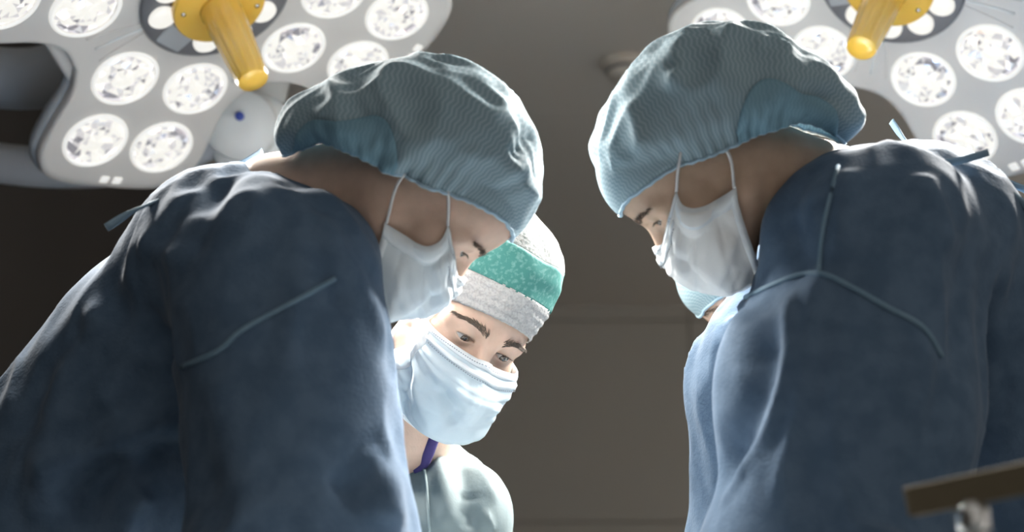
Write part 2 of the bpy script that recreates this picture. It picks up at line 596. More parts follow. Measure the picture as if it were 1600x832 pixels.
def surgical_lamp(C, w, label, links, hinge, power):
    C = np.array(C)
    R = rodrigues(np.array(w))
    root = empty('surgical_lamp', C)
    tag(root, label, 'surgical lamp', 'surgical lamps')

    def T(q):
        return C + np.asarray(q) @ R.T
    # housing: clover-shaped shell of four wings
    out = head_outline()
    n = len(out)
    rad = np.linalg.norm(out, axis=1)
    rings, vs = [], []
    for s in np.linspace(0.06, 0.955, 22):
        rings.append((s, 'bowl', 0))
    prof = [(0.985, 0.001), (0.998, -0.006), (1.0, -0.016), (0.995, -0.030), (0.97, -0.045), (0.90, -0.058), (0.7, -0.070), (0.4, -0.080), (0.1, -0.085)]
    for s, _, _ in rings:
        xy = out * s
        vs.append(np.c_[xy, bowl(np.linalg.norm(xy, axis=1))])
    for s, dz in prof:
        xy = out * s
        vs.append(np.c_[xy, bowl(rad * min(s, 0.97)) + dz])
    m = len(vs)
    V = T(np.concatenate(vs))
    F = [[k * n + j, k * n + (j + 1) % n, (k + 1) * n + (j + 1) % n, (k + 1) * n + j] for k in range(m - 1) for j in range(n)]
    F.append(list(range(n))[::-1])
    F.append([(m - 1) * n + j for j in range(n)])
    hs = mesh_obj('housing', V, F, 'lamp_plastic', root)
    # dark rubber bumper round the rim
    bz = bowl(rad * 0.97) - 0.030
    ring = np.c_[out * 0.997, bz]
    nb = 8
    th = np.linspace(0, 2 * np.pi, nb, endpoint=False)
    tang = np.roll(out, -1, 0) - np.roll(out, 1, 0)
    nor = np.c_[tang[:, 1], -tang[:, 0]] / (np.linalg.norm(tang, axis=1)[:, None])
    tv = []
    for j in range(n):
        for a in th:
            tv.append((ring[j, 0] + 0.009 * math.cos(a) * nor[j, 0], ring[j, 1] + 0.009 * math.cos(a) * nor[j, 1], ring[j, 2] + 0.013 * math.sin(a)))
    tf = [[j * nb + k, j * nb + (k + 1) % nb, ((j + 1) % n) * nb + (k + 1) % nb, ((j + 1) % n) * nb + k] for j in range(n) for k in range(nb)]
    mesh_obj('bumper', T(tv), tf, 'lamp_grey', root)
    # raised joint ribs between the wings, from the hub to the notch
    for k in range(4):
        an = math.pi / 4 + k * math.pi / 2
        d = np.array([math.cos(an), math.sin(an)])
        p = np.array([[*(d * r), float(bowl(r)) + 0.0015] for r in np.linspace(0.125, 0.215, 8)])
        v, f = tube(T(p), 0.0022, 8)
        mesh_obj('rib', v, f, 'lamp_white', root)
        # clear cover strips beside the rib
        for s in (-1, 1):
            e = np.array([-d[1], d[0]]) * s
            p = np.array([[*(d * r + e * (0.010 + 0.02 * (r - 0.12) / 0.1)), float(bowl(r)) + 0.001] for r in np.linspace(0.125, 0.22, 8)])
            v, f = tube(T(p), 0.0014, 6)
            mesh_obj('cover_edge', v, f, 'lamp_plastic', root)
    # lenses
    for wg in range(4):
        an = wg * math.pi / 2
        for (a, l) in ((R1, -A1), (R1, A1), (R2, -B2), (R2, B2)):
            x = a * math.cos(an) - l * math.sin(an)
            y = a * math.sin(an) + l * math.cos(an)
            r = math.hypot(x, y)
            z = float(bowl(r))
            slope = (float(bowl(r + 0.02)) - float(bowl(r - 0.02))) / 0.04
            nl = nrm((-slope * x / r, -slope * y / r, 1))
            ax = nrm(np.cross(nl, (0.2, 1, 0.1)))
            ay = np.cross(nl, ax)
            o = np.array([x, y, z])
            # rim
            prof = [(LENS_R + 0.004, -0.006), (LENS_R + 0.003, 0.003), (LENS_R, 0.0065), (LENS_R - 0.003, 0.006), (LENS_R - 0.004, 0.002)]
            v, f = lathe(prof, o, nl, 48, ax, closed=False)
            lens = mesh_obj('lens', T(v), f, 'lens_ring', root)
            # faceted glass: rings of tilted facets round a bright core
            pts, tri, mid = [np.zeros(3)], [], []
            pr = random.Random(int(1000 * (x + y * 7)) + 5)
            ringsr = [0.016, 0.026, 0.036, 0.046, LENS_R - 0.0035]
            counts = [10, 13, 17, 21, 30]
            base = [0]
            for q, (rr, cnt) in enumerate(zip(ringsr, counts)):
                base.append(len(pts))
                ph = pr.random() * 6
                for k in range(cnt):
                    tt = ph + 2 * math.pi * (k + (pr.random() - 0.5) * 0.5 * (q < 4)) / cnt
                    rj = rr + (pr.random() - 0.5) * 0.007 * (q < 4)
                    zz = 0.0045 - 0.004 * (q == 4) + (pr.random() - 0.5) * 0.0065 * (q < 4)
                    pts.append(np.array([rj * math.cos(tt), rj * math.sin(tt), zz]))
            pts[0][2] = 0.007
            pts = np.array(pts)
            bm = bmesh.new()
            bv = [bm.verts.new(p) for p in pts]
            try:
                from mathutils.geometry import delaunay_2d_cdt
                res = delaunay_2d_cdt([Vector(p[:2]) for p in pts], [], [], 0, 1e-6)
                for fc in res[2]:
                    tri.append([res[3][i][0] if res[3][i] else i for i in fc])
            finally:
                bm.free()
            L = o + pts[:, :1] * ax + pts[:, 1:2] * ay + pts[:, 2:] * nl
            g = mesh_obj('lens_glass', T(L), tri, ['lens_glow', 'lens_facet', 'lens_shard'], lens, smooth=False)
            dark = pr.random() * 6.28
            for pl in g.data.polygons:
                c = np.mean([pts[i] for i in pl.vertices], axis=0)
                rc = math.hypot(c[0], c[1])
                av = abs((math.atan2(c[1], c[0]) - dark + math.pi) % (2 * math.pi) - math.pi)
                u = pr.random()
                if rc < 0.017:
                    k = 0
                elif av < 0.55 and rc > 0.036:
                    k = 2 if u < 0.75 else 1
                else:
                    k = 0 if u < 0.62 else (1 if u < 0.94 else 2)
                pl.material_index = k
        # pair of small marker windows near the outer edge of the wing
        for s in (-0.013, 0.013):
            a = 0.437
            v, f = box((-0.008, -0.008, -0.002), (0.008, 0.008, 0.003), 0.002)
            q = np.c_[a + v[:, 0], s + v[:, 1], v[:, 2] + float(bowl(a)) - 0.001]
            q = np.c_[q[:, 0] * math.cos(an) - q[:, 1] * math.sin(an), q[:, 0] * math.sin(an) + q[:, 1] * math.cos(an), q[:, 2]]
            mesh_obj('marker_window', T(q), f, 'lens_ring', root)
    # hub: dark ring with a circle of small lights, yellow plate, sterile handle
    ez = R[:, 2]
    v, f = lathe([(0.112, -0.02), (0.128, 0.0), (0.130, 0.008), (0.124, 0.011), (0.10, 0.006), (0.05, 0.005)], C, ez, 64)
    hub = mesh_obj('hub_ring', v, f, 'lamp_dark', root)
    lights = []
    for k in range(10):
        an = k * 2 * math.pi / 10 + 0.31
        if k in (4, 9):
            continue
        o = T([0.095 * math.cos(an), 0.095 * math.sin(an), 0.006])
        v, f = lathe([(0.024, -0.003), (0.0235, 0.005), (0.019, 0.009), (0.008, 0.0105)], o, ez, 24)
        mesh_obj('ring_light', v, f, 'lens_glow', hub)
    for an in (0.31 + 4 * 0.628, 0.31 + 9 * 0.628):
        o = np.array([0.1, 0, 0])
        v, f = box((0.078, -0.028, 0.004), (0.122, 0.028, 0.011), 0.003)
        q = np.c_[v[:, 0] * math.cos(an) - v[:, 1] * math.sin(an), v[:, 0] * math.sin(an) + v[:, 1] * math.cos(an), v[:, 2]]
        mesh_obj('sensor_window', T(q), f, 'lamp_grey', hub)
    v, f = lathe([(0.074, 0.0), (0.080, 0.012), (0.079, 0.024), (0.076, 0.026), (0.02, 0.027)], C, ez, 64)
    plate = mesh_obj('handle_plate', v, f, 'handle_yellow', root)
    for k in range(4):
        an = 0.4 + k * math.pi / 2
        o = T([0.064 * math.cos(an), 0.064 * math.sin(an), 0.0265])
        v, f = lathe([(0.0045, 0), (0.0042, 0.002), (0.002, 0.0032)], o, ez, 14)
        mesh_obj('screw', v, f, 'steel', plate)
    prof = [(0.036, 0.026), (0.036, 0.034), (0.034, 0.040), (0.0335, 0.06), (0.030, 0.12), (0.0265, 0.178), (0.0255, 0.186), (0.0245, 0.1885), (0.006, 0.189)]
    nn = 48
    v, f = lathe(prof, C, ez, nn)
    ribs = np.tile(1 + 0.035 * np.sign(np.sin(np.linspace(0, 2 * np.pi, nn, endpoint=False) * 12 + 0.1)), len(prof))
    hgt = (v - C) @ ez
    ring_i = np.repeat(np.arange(len(prof)), nn)
    axv = C + hgt[:, None] * ez
    sc_ = np.where((ring_i >= 3) & (ring_i <= 5), ribs, 1.0)
    mesh_obj('handle', axv + (v - axv) * sc_[:, None], f, 'handle_yellow', root)
    # hinge cover filling the notch where the arm joins
    d = np.array([math.cos(hinge), math.sin(hinge)])
    e = np.array([-d[1], d[0]])
    v, f = box((0.14, -0.105, -0.05), (0.285, 0.105, -0.004), 0.012)
    w_ = np.interp(v[:, 0], (0.14, 0.285), (0.55, 1.0))
    q = np.c_[v[:, :1] * d + (v[:, 1] * w_)[:, None] * e, v[:, 2]]
    mesh_obj('hinge_cover', T(q), f, 'lamp_plastic', root)
    # suspension behind the head
    for nm, pts, r, mt in links:
        p = spline(np.array(pts), 24) if len(pts) > 2 else np.array(pts)
        v, f = tube(p, r, 20)
        mesh_obj(nm, v, f, mt, root)
    # the lamp's own light: one beam from each wing
    for k in range(4):
        an = k * math.pi / 2
        ld = bpy.data.lights.new('lamp_light', 'SPOT')
        ld.energy = power / 4
        ld.spot_size = math.radians(88)
        ld.spot_blend = 1.0
        ld.shadow_soft_size = 0.07
        ld.color = (1.0, 0.955, 0.89)
        lo = bpy.data.objects.new('lamp_light', ld)
        COL.objects.link(lo)
        lo.parent = root
        lo.location = R @ np.array([0.28 * math.cos(an), 0.28 * math.sin(an), 0.09])
        aim = np.array([0.05, 1.42, 1.0]) - (C + np.array(lo.location))
        lo.rotation_euler = Vector(-aim).to_track_quat('Z', 'Y').to_euler()
    return root, T, R


lampL, TL, RL = surgical_lamp((-0.5011, 1.9718, 2.0964), (1.0299, 2.4416, -0.0260),
    'white four-wing surgical lamp with yellow handle in the upper left, reaching to the left cap', [
    ('arm', [P(-260, 105, 2.45), P(-60, 118, 2.42), P(60, 122, 2.40), P(150, 90, 2.36)], 0.058, 'lamp_arm'),
    ('yoke', [P(-300, 215, 2.62), P(-120, 235, 2.62), P(20, 258, 2.62), P(140, 262, 2.62), P(260, 245, 2.60), P(350, 205, 2.56)], 0.042, 'lamp_arm'),
], -math.pi / 4, LAMP_POWER * 0.62)
lampR, TR, RR = surgical_lamp((0.6726, 2.0609, 2.1741), (-1.2589, -2.4936, 0.7561),
    'white four-wing surgical lamp with yellow handle in the upper right, behind the right cap', [
    ('arm', [P(1480, -60, 2.5), P(1650, -40, 2.5), P(1900, -20, 2.5)], 0.05, 'lamp_arm'),
], 3 * math.pi / 4, LAMP_POWER * 1.28)
# joint of the left lamp seen through the notch: white drum with a blue badge
jc = P(376, 196, 2.50)
jd = nrm(P(372, 200, 2.3) - P(376, 190, 2.6))
v, f = lathe([(0.060, -0.10), (0.064, -0.085), (0.064, 0.05), (0.060, 0.058), (0.02, 0.060)], jc, -nrm(np.array([0.0, 0.8, 0.35])) * -1, 40)
jz = nrm(np.array([0.12, -0.92, -0.30]))
v, f = lathe([(0.066, -0.16), (0.070, -0.14), (0.070, 0.0), (0.066, 0.008), (0.02, 0.009)], jc, jz, 40)
joint = mesh_obj('joint', v, f, 'lamp_white', lampL)
v, f = lathe([(0.086, -0.20), (0.090, -0.18), (0.090, -0.07), (0.084, -0.06), (0.05, -0.058)], jc + np.array([0.02, 0, -0.02]), jz, 40)
mesh_obj('joint_drum', v, f, 'lamp_white', lampL)
v, f = lathe([(0.009, 0.007), (0.009, 0.011), (0.004, 0.012)], P(375, 182, 2.485), jz, 20)
mesh_obj('badge', v, f, 'blue_badge', joint)
v, f = tube([jc + np.array([0.0, 0.15, 0.02]), jc + np.array([0.02, 0.22, 0.30]), jc + np.array([0.02, 0.22, 0.75])], 0.045, 20)
mesh_obj('drop_tube', v, f, 'lamp_white', lampL)


# ================================================================== PEOPLE
def frame(c, front, up, s):
    front = nrm(front)
    up = nrm(np.asarray(up) - front * (np.asarray(up) @ front))
    lat = np.cross(front, up)                     # the person's right-hand side
    M = np.stack([lat, front, up], 1) * s
    return np.asarray(c), M


def cdir(r, u, t):
    """direction from picture right, picture up, towards the viewer"""
    return r * RT + u * UP - t * FW


def head_sdf(eyes_open=(12, -24), eye_w=58, female=False, ears=True):
    jw = 0.92 if female else 1.0
    up0, lo0 = [math.radians(a) for a in eyes_open]

    def f(p):
        ax = np.abs(p[:, 0])
        q = np.stack([ax, p[:, 1], p[:, 2]], 1)
        d = ellip(q, (0, -0.012, 0.034), (0.073, 0.094, 0.082))
        d = smin(d, ellip(q, (0, 0.040 if female else 0.034, 0.035), (0.060, 0.052, 0.052)), 0.03)
        d = smin(d, ellip(q, (0, 0.032, -0.040), (0.058 * jw, 0.055, 0.070)), 0.03)
        d = smin(d, cone(q, (0.050 * jw, 0.0, -0.062), (0.012, 0.066, -0.104), 0.019, 0.017), 0.025)
        d = smin(d, ball(q, (0, 0.070, -0.100), 0.018), 0.02)
        d = smin(d, ball(q, (0.045, 0.054, -0.026), 0.022), 0.025)
        d = smin(d, cone(q, (0.050, 0.066, 0.014), (0.014, 0.082, 0.014), 0.008, 0.008), 0.016)
        # eye sockets, then lids over the eyeball
        E = np.array([0.0315, 0.0700, 0.0], np.float32)
        d = smax(d, -ball(q, (0.033, 0.098, -0.004), 0.0165), 0.016)
        d = smin(d, cone(q, (0, 0.082, 0.008), (0, 0.108, -0.034), 0.0085, 0.011), 0.012)
        d = smin(d, ball(q, (0, 0.110, -0.040), 0.0105), 0.010)
        d = smin(d, ball(q, (0.012, 0.100, -0.043), 0.0085), 0.010)
        d = smin(d, cone(q, (0.0, 0.098, -0.066), (0.020, 0.086, -0.070), 0.006, 0.004), 0.010)
        d = smin(d, cone(q, (0.0, 0.096, -0.078), (0.017, 0.086, -0.076), 0.007, 0.004), 0.010)
        r = q - E
        d = smin(d, np.linalg.norm(r, axis=1) - 0.0150, 0.006)
        az = np.arctan2(r[:, 0], np.maximum(r[:, 1], 1e-4))
        el = np.arctan2(r[:, 2], np.hypot(r[:, 0], r[:, 1]))
        w = np.clip(1 - (az / math.radians(eye_w)) ** 2, -2, 1)
        d = smin(d, np.where(r[:, 1] > 0, np.abs(el - (up0 + 0.33) * w) * 0.015 + np.abs(np.linalg.norm(r, axis=1) - 0.0150) + 0.0002, 1) - 0.0005, 0.002)
        op = np.maximum(el - up0 * w, lo0 * w - el) * 0.015
        op = np.where(r[:, 1] > 0, op, 1.0)
        cut = np.maximum(op, np.linalg.norm(r, axis=1) - 0.020)
        d = smax(d, -cut, 0.0012)
        # ears
        ear = ellip(q, (0.077, -0.012, -0.008), (0.010, 0.019, 0.032))
        ear = smax(ear, -ellip(q, (0.087, -0.006, -0.006), (0.009, 0.011, 0.020)), 0.006)
        if ears:
            d = smin(d, ear, 0.008)
        return d
    return f


def person(name, label, HC, front, up, s, neck, fem, skin, eyes, group=None, h=0.0022):
    """skin body (head, neck, upper chest) as one mesh with eyeballs; returns the helpers for its clothes"""
    C, M = frame(HC, front, up, s)
    Mi = np.linalg.inv(M).astype(np.float32)
    hs = head_sdf(eyes_open=eyes, eye_w=72 if fem else 58, female=fem, ears=not fem)
    fx, fy = neck[-1][0][0], neck[-1][0][1]
    root = empty('person', (fx, fy, 0.0))
    tag(root, label, 'person', group)

    def f(p):
        q = (p - C.astype(np.float32)) @ Mi.T
        d = hs(q) * s
        for (a, ra), (b, rb) in zip(neck[:-1], neck[1:]):
            d = smin(d, cone(p, a, b, ra, rb), 0.03)
        return d
    pts = np.array([a for a, _ in neck] + [C + M @ np.array(k) for k in ((0.1, 0, 0), (-0.1, 0, 0), (0, 0.13, 0), (0, -0.12, 0), (0, 0, 0.13), (0, 0, -0.13))])
    rr = max(r for _, r in neck)
    v, q = surface(f, pts.min(0) - rr * 0.8, pts.max(0) + rr * 0.8, h, 1)
    body = mesh_obj('body', v, q, skin, root)

    def W(p):
        return C + np.asarray(p, float) @ M.T
    return root, W, (C, M, Mi), f, body


def eyeballs(root, W, M, gaze, s):
    for sx in (1, -1):
        E = np.array([0.0315 * sx, 0.0700, 0.0])
        g = nrm(gaze)
        ez = nrm(M @ g)
        v, f = lathe([(0.0138 * math.sin(a) * s, -0.0138 * math.cos(a) * s) for a in np.linspace(0.15, math.pi - 0.15, 16)], W(E), ez, 28)
        eye = mesh_obj('eye', v, f, 'eye_white', root)
        v, f = lathe([(0.0068 * s, 0.0118 * s), (0.0066 * s, 0.0127 * s), (0.004 * s, 0.0134 * s)], W(E), ez, 24)
        mesh_obj('iris', v, f, 'iris_brown', eye)
        v, f = lathe([(0.0028 * s, 0.0132 * s), (0.0026 * s, 0.0138 * s), (0.001 * s, 0.0141 * s)], W(E), ez, 16)
        mesh_obj('pupil', v, f, 'pupil_black', eye)


def hairs(name, root, W, f_world, spec, mt='hair_brown'):
    """short tapered hairs rooted on the skin: spec is a list of (root point, direction, length) in head space"""
    p = np.array([q[0] for q in spec], float)
    dr = np.array([q[1] for q in spec], float)
    ln = np.array([q[2] for q in spec])[:, None]
    a = W(p)
    for _ in range(4):                              # settle the roots on the skin
        a = a - f_world(a.astype(np.float32))[:, None] * grad(f_world, a, 0.001)
    n = grad(f_world, a, 0.001)
    t = W(p + dr) - W(p)
    t /= np.linalg.norm(t, axis=1)[:, None]
    t = t - n * (t * n).sum(1)[:, None] * 0.8 + n * 0.18
    t /= np.linalg.norm(t, axis=1)[:, None]
    b = np.cross(t, n)
    b *= 0.00035 / np.linalg.norm(b, axis=1)[:, None]
    c = n * 0.00035
    m = a + t * ln * 0.5 + n * ln * 0.08
    V = np.stack([a + b, a - b, a + c, m + b * .8, m - b * .8, m + c * .8, a + t * ln], 1).reshape(-1, 3)
    fs = []
    for k in range(0, len(V), 7):
        fs += [[k, k + 1, k + 4, k + 3], [k + 1, k + 2, k + 5, k + 4], [k + 2, k, k + 3, k + 5], [k + 3, k + 4, k + 6], [k + 4, k + 5, k + 6], [k + 5, k + 3, k + 6]]
    return mesh_obj(name, V, fs, mt, root, smooth=True)


def brow_spec(side, n, seed):
    r = random.Random(seed)
    out = []
    for k in range(n):
        t = r.random()
        x = 0.011 + 0.044 * t
        z = 0.0165 + 0.0065 * math.sin(min(t * 1.25, 1) * 2.2) - 0.004 * t + (r.random() - 0.5) * 0.0075 * (1 - 0.6 * t)
        y = 0.088 - 0.018 * t * t
        out.append(((side * x, y, z), (side * (0.5 + t), 0, 0.75 - 1.1 * t + (r.random() - .5) * .4), 0.006 + 0.004 * r.random()))
    return out


def lash_spec(side, up0, n, seed, ew=58):
    r = random.Random(seed)
    out = []
    for k in range(n):
        az = math.radians(ew) * (-0.83 + 1.66 * k / (n - 1))
        w = 1 - (az / math.radians(ew)) ** 2
        el = math.radians(up0) * w
        R = 0.0152
        p = (side * (0.0315 + R * math.sin(az) * math.cos(el)), 0.0700 + R * math.cos(az) * math.cos(el), R * math.sin(el))
        out.append((p, (side * math.sin(az) * 0.7, 0.7, -0.35), 0.0045 + 0.002 * r.random()))
    return out


def clear_of_skin(pts, f_world, gap):
    """push cloth points that would sink into the skin out to a small gap"""
    for _ in range(3):
        d = f_world(pts.astype(np.float32))
        m = d < gap
        if not m.any():
            break
        pts[m] += (gap - d[m])[:, None] * grad(f_world, pts[m], 0.001)
    return pts


def gown_folds(v, nrmls, folds):
    """ridges (+) and creases (-) along curves lying on the cloth: (points, height, half width)"""
    disp = np.zeros(len(v), np.float32)
    for pts, amp, wid in folds:
        d, t = polyline_dist(v.astype(np.float32), pts)
        fade = np.clip(np.minimum(t, 1 - t) * 6, 0, 1)
        disp += amp * np.exp(-(d / wid) ** 2) * fade
    return v + nrmls * disp[:, None]


def gown(root, f0, lo, hi, h, material, folds, noise_amp=0.006, seed=1, stretch=(9, 9, 4)):
    st = np.array(stretch, np.float32)

    def f(p):
        n = vnoise(p * st, 1.0, seed) * 0.65 + vnoise(p * st, 2.3, seed + 3) * 0.35
        return f0(p) - noise_amp * (1 - 2 * np.abs(n))
    v, q = surface(f, lo, hi, h, 1)
    fl = []
    for px, amp, wid in folds:
        pts = np.array([snap(f0, x, y) for x, y in px])
        fl.append((spline(pts, 4 * len(pts)), amp, wid))
    v = gown_folds(v, grad(f0, v, h), fl)
    return mesh_obj('gown', v, q, material, root), f


def seam(g, f0, px, r, mt, name='seam'):
    """welded seam lying on the finished cloth"""
    from mathutils.bvhtree import BVHTree
    base = Vector(g.parent.location)
    bv = BVHTree.FromPolygons([v.co + base for v in g.data.vertices], [tuple(p.vertices) for p in g.data.polygons])
    pts = []
    for x, y in spline(np.array(px, float), 6 * len(px)):
        dr = Vector(P(x, y, 1) - CAMP).normalized()
        hit = bv.ray_cast(Vector(CAMP), dr)
        if hit[0] is not None:
            pts.append(np.array(hit[0] + hit[1] * r * 0.3))
    pts = np.array(pts)
    for _ in range(2):
        pts[1:-1] = (pts[:-2] + 2 * pts[1:-1] + pts[2:]) / 4
    v, f = tube(pts, r, 8)
    return mesh_obj(name, v, f, mt, g)


def legs_and_shoes(root, fx, fy, ang, mt='trouser_blue'):
    """trouser legs below the gown and clogs on the floor"""
    c, s = math.cos(ang), math.sin(ang)
    for k in (-1, 1):
        ox, oy = fx - s * 0.11 * k, fy + c * 0.11 * k
        v, f = tube([(ox, oy, 0.09), (ox, oy, 0.25), (ox, oy, 0.55)], [0.062, 0.066, 0.085], 18)
        mesh_obj('trouser_leg', v, f, mt, root)

        def sh(p, ox=ox, oy=oy):
            q = p - np.array([ox, oy, 0], np.float32)
            a = cone(q, (-c * 0.05, -s * 0.05, 0.045), (c * 0.13, s * 0.13, 0.036), 0.046, 0.040)
            return smax(smin(a, cone(q, (0, 0, 0.05), (0, 0, 0.10), 0.05, 0.05), 0.03), -q[:, 2] + 0.002, 0.004)
        v, q = surface(sh, (ox - 0.22, oy - 0.22, -0.02), (ox + 0.22, oy + 0.22, 0.18), 0.012)
        mesh_obj('shoe', v, q, 'shoe_white', root)


def gloved_hand(root, wrist, fdir, palm_n, thumb_side, s=1.0):
    """relaxed hand: palm, four unequal curled fingers and a thumb off the side of the palm"""
    fd = nrm((fdir[0], fdir[1], 0))
    fd = nrm(fd + np.array([0, 0, -0.14]))
    n = nrm(np.asarray(palm_n) - fd * (np.asarray(palm_n) @ fd))     # back of the hand
    t = np.cross(n, fd) * thumb_side

    def Q(a, b, c):
        return np.asarray(wrist) + s * (a * fd + b * t + c * n)
    fingers = []
    for b, L, a0 in ((0.030, 0.072, 0.088), (0.010, 0.080, 0.092), (-0.010, 0.074, 0.089), (-0.029, 0.058, 0.082)):
        j = [Q(a0 - 0.01, b, 0)]
        an, pos = -0.25, np.array([a0, 0.0])
        for seg in (0.46, 0.30, 0.24):
            pos = pos + L * seg * np.array([math.cos(an), math.sin(an)])
            j.append(Q(pos[0], b * (1 + 0.15 * (pos[0] - a0) / L), pos[1]))
            an -= 0.42
        fingers.append(j)
    th = [Q(0.022, 0.030, -0.006), Q(0.050, 0.056, -0.016), Q(0.080, 0.064, -0.026), Q(0.104, 0.060, -0.034)]

    def f(p):
        d = cone(p, Q(-0.05, 0, 0), Q(0.01, 0, 0), 0.030 * s, 0.027 * s)
        for k in range(4):
            b = (0.028, 0.010, -0.010, -0.027)[k]
            d = smin(d, cone(p, Q(0.01, b * 0.6, 0), Q(0.082, b, 0), 0.015 * s, 0.0115 * s), 0.012)
        for j in fingers:
            for k in range(3):
                d = smin(d, cone(p, j[k], j[k + 1], (0.0100 - 0.0008 * k) * s, (0.0092 - 0.0008 * k) * s), 0.003)
        for k in range(3):
            d = smin(d, cone(p, th[k], th[k + 1], (0.0150 - 0.002 * k) * s, (0.0130 - 0.002 * k) * s), 0.006)
        return d
    w = np.asarray(wrist)
    v, q = surface(f, w - 0.22, w + 0.22, 0.004)
    return mesh_obj('gloved_hand', v, q, 'glove_latex', root)


# ---------------------------------------------------------------- bouffant cap from its own side outline
def bouffant(root, W, fs, s, outline, hem, width, seed, folds=(), flap=None):
    """outline: side profile from forehead over the crown to the nape; hem: edge along the temple to the nape (head-space y, z)"""
    NU, NV = 110, 81
    O = spline(outline, NU)
    Hm = spline(hem, NU)
    # re-space both by arc length
    def resp(c):
        d = np.r_[0, np.cumsum(np.linalg.norm(np.diff(c, axis=0), axis=1))]
        t = np.linspace(0, d[-1], NU)
        return np.stack([np.interp(t, d, c[:, k]) for k in range(2)], 1), d[-1]
    O, LO = resp(O)
    Hm, _ = resp(Hm)
    u = np.linspace(0, 1, NU)
    wdt = width * np.clip(np.sin(np.pi * np.clip(u, 0.0, 1.0)), 0, 1) ** 0.55
    P3, UV = np.zeros((NU, NV, 3)), np.zeros((NU, NV, 2))
    for j, vv in enumerate(np.linspace(-1, 1, NV)):
        a = vv * math.pi / 2
        ca = max(math.cos(a), 0) ** 0.80
        puff = 1 + 0.17 * np.sin(np.pi * min(1, abs(vv) * 1.0)) ** 1.0
        x = wdt * math.sin(a) * puff
        # sides tucked in to the head at the elastic
        tuck = np.clip((abs(vv) - 0.88) / 0.12, 0, 1) ** 1.5
        x = x * (1 - 0.10 * tuck)
        P3[:, j, 0] = x
        P3[:, j, 1:] = Hm + (O - Hm) * ca
        UV[:, j, 0] = u * LO
        UV[:, j, 1] = vv * (width * 1.6)
    pts = P3.reshape(-1, 3)
    # cloth wrinkles: broad dents, gathers growing towards the elastic
    vvs = np.tile(np.linspace(-1, 1, NV), NU)
    uu = np.repeat(u, NV)
    tc = np.gradient(P3, axis=0).reshape(-1, 3)
    tv = np.gradient(P3, axis=1).reshape(-1, 3)
    nn = np.cross(tc, tv)
    nn /= np.linalg.norm(nn, axis=1)[:, None] + 1e-9
    cen = pts.mean(0)
    nn *= np.sign(((pts - cen) * nn).sum(1))[:, None]
    broad = 1 - 2 * np.abs(vnoise(pts * np.array([1, 1, 1.3]), 17.0, seed))
    mid = 1 - 2 * np.abs(vnoise(pts * np.array([1.5, 1, 1]), 34.0, seed + 5))
    edge = np.abs(vvs) ** 6
    gather = np.sin(uu * 150 + 3 * vnoise(pts, 30, seed + 2)) * edge
    side = np.clip(1 - np.abs(uu - 0.5) * 2, 0, 1) ** 0.4
    disp = (0.0085 * broad + 0.0034 * mid + 0.0018 * gather) * side
    for poly, amp, wid in folds:                        # extra folds: head-space curves (sx, y, z)
        pl = np.array(poly, float)
        yz = np.c_[pl[:, 1:], 0 * pl[:, 0]]
        d, t = polyline_dist(np.c_[pts[:, 1:], 0 * pts[:, 0]].astype(np.float32), spline(yz, 5 * len(pl)))
        on = np.clip(pts[:, 0] * np.sign(pl[0, 0]) / 0.02, 0, 1)
        disp += amp * np.exp(-(d / wid) ** 2) * np.clip(np.minimum(t, 1 - t) * 5, 0, 1) * on
    pts = pts + nn * disp[:, None]
    pw = clear_of_skin(W(pts), fs, 0.004)
    o = mesh_obj('cap', pw, grid_faces(NU, NV), 'cap_blue', root, uvs=UV.reshape(-1, 2))
    sm = o.modifiers.new('thickness', 'SOLIDIFY')
    sm.thickness = 0.0012
    sm.offset = 0
    if flap:                                            # edge of the cloth turned up over itself: (side column, u from, u to, depth)
        col, u0, u1, dep = flap
        rows = [i for i in range(NU) if u0 <= u[i] <= u1]
        gw = pw.reshape(NU, NV, 3)
        nw = (nn.reshape(NU, NV, 3) @ np.stack([W((1, 0, 0)) - W((0, 0, 0)), W((0, 1, 0)) - W((0, 0, 0)), W((0, 0, 1)) - W((0, 0, 0))], 1).T) / s
        V, UVf, nc = [], [], 12
        for i in rows:
            tt = (u[i] - u0) / (u1 - u0)
            k = 1 + dep * math.sin(math.pi * tt) ** 0.8 * (0.75 + 0.25 * math.sin(tt * 9))
            for j in range(nc):
                c = k * j / (nc - 1)
                cc = c if col == 0 else NV - 1 - c
                lo_ = int(min(max(math.floor(cc), 0), NV - 2))
                fr = cc - lo_
                p = gw[i, lo_] * (1 - fr) + gw[i, lo_ + 1] * fr
                n_ = nw[i, lo_] * (1 - fr) + nw[i, lo_ + 1] * fr
                V.append(p + n_ * (0.0022 + 0.0035 * math.sin(math.pi * j / (nc - 1))))
                UVf.append((u[i] * LO, c * 0.006))
        fo = mesh_obj('turned_edge', np.array(V), grid_faces(len(rows), nc), 'cap_fold', o, uvs=np.array(UVf))
        md = fo.modifiers.new('thickness', 'SOLIDIFY')
        md.thickness = 0.0012
        md.offset = 0
    # rolled elastic hem
    P3 = pw.reshape(NU, NV, 3)
    for col in (0, NV - 1):
        loop = P3[:, col]
        v, f = tube(loop, 0.0024 * s, 8)
        mesh_obj('elastic_hem', v, f, 'cap_hem', o)
    return o


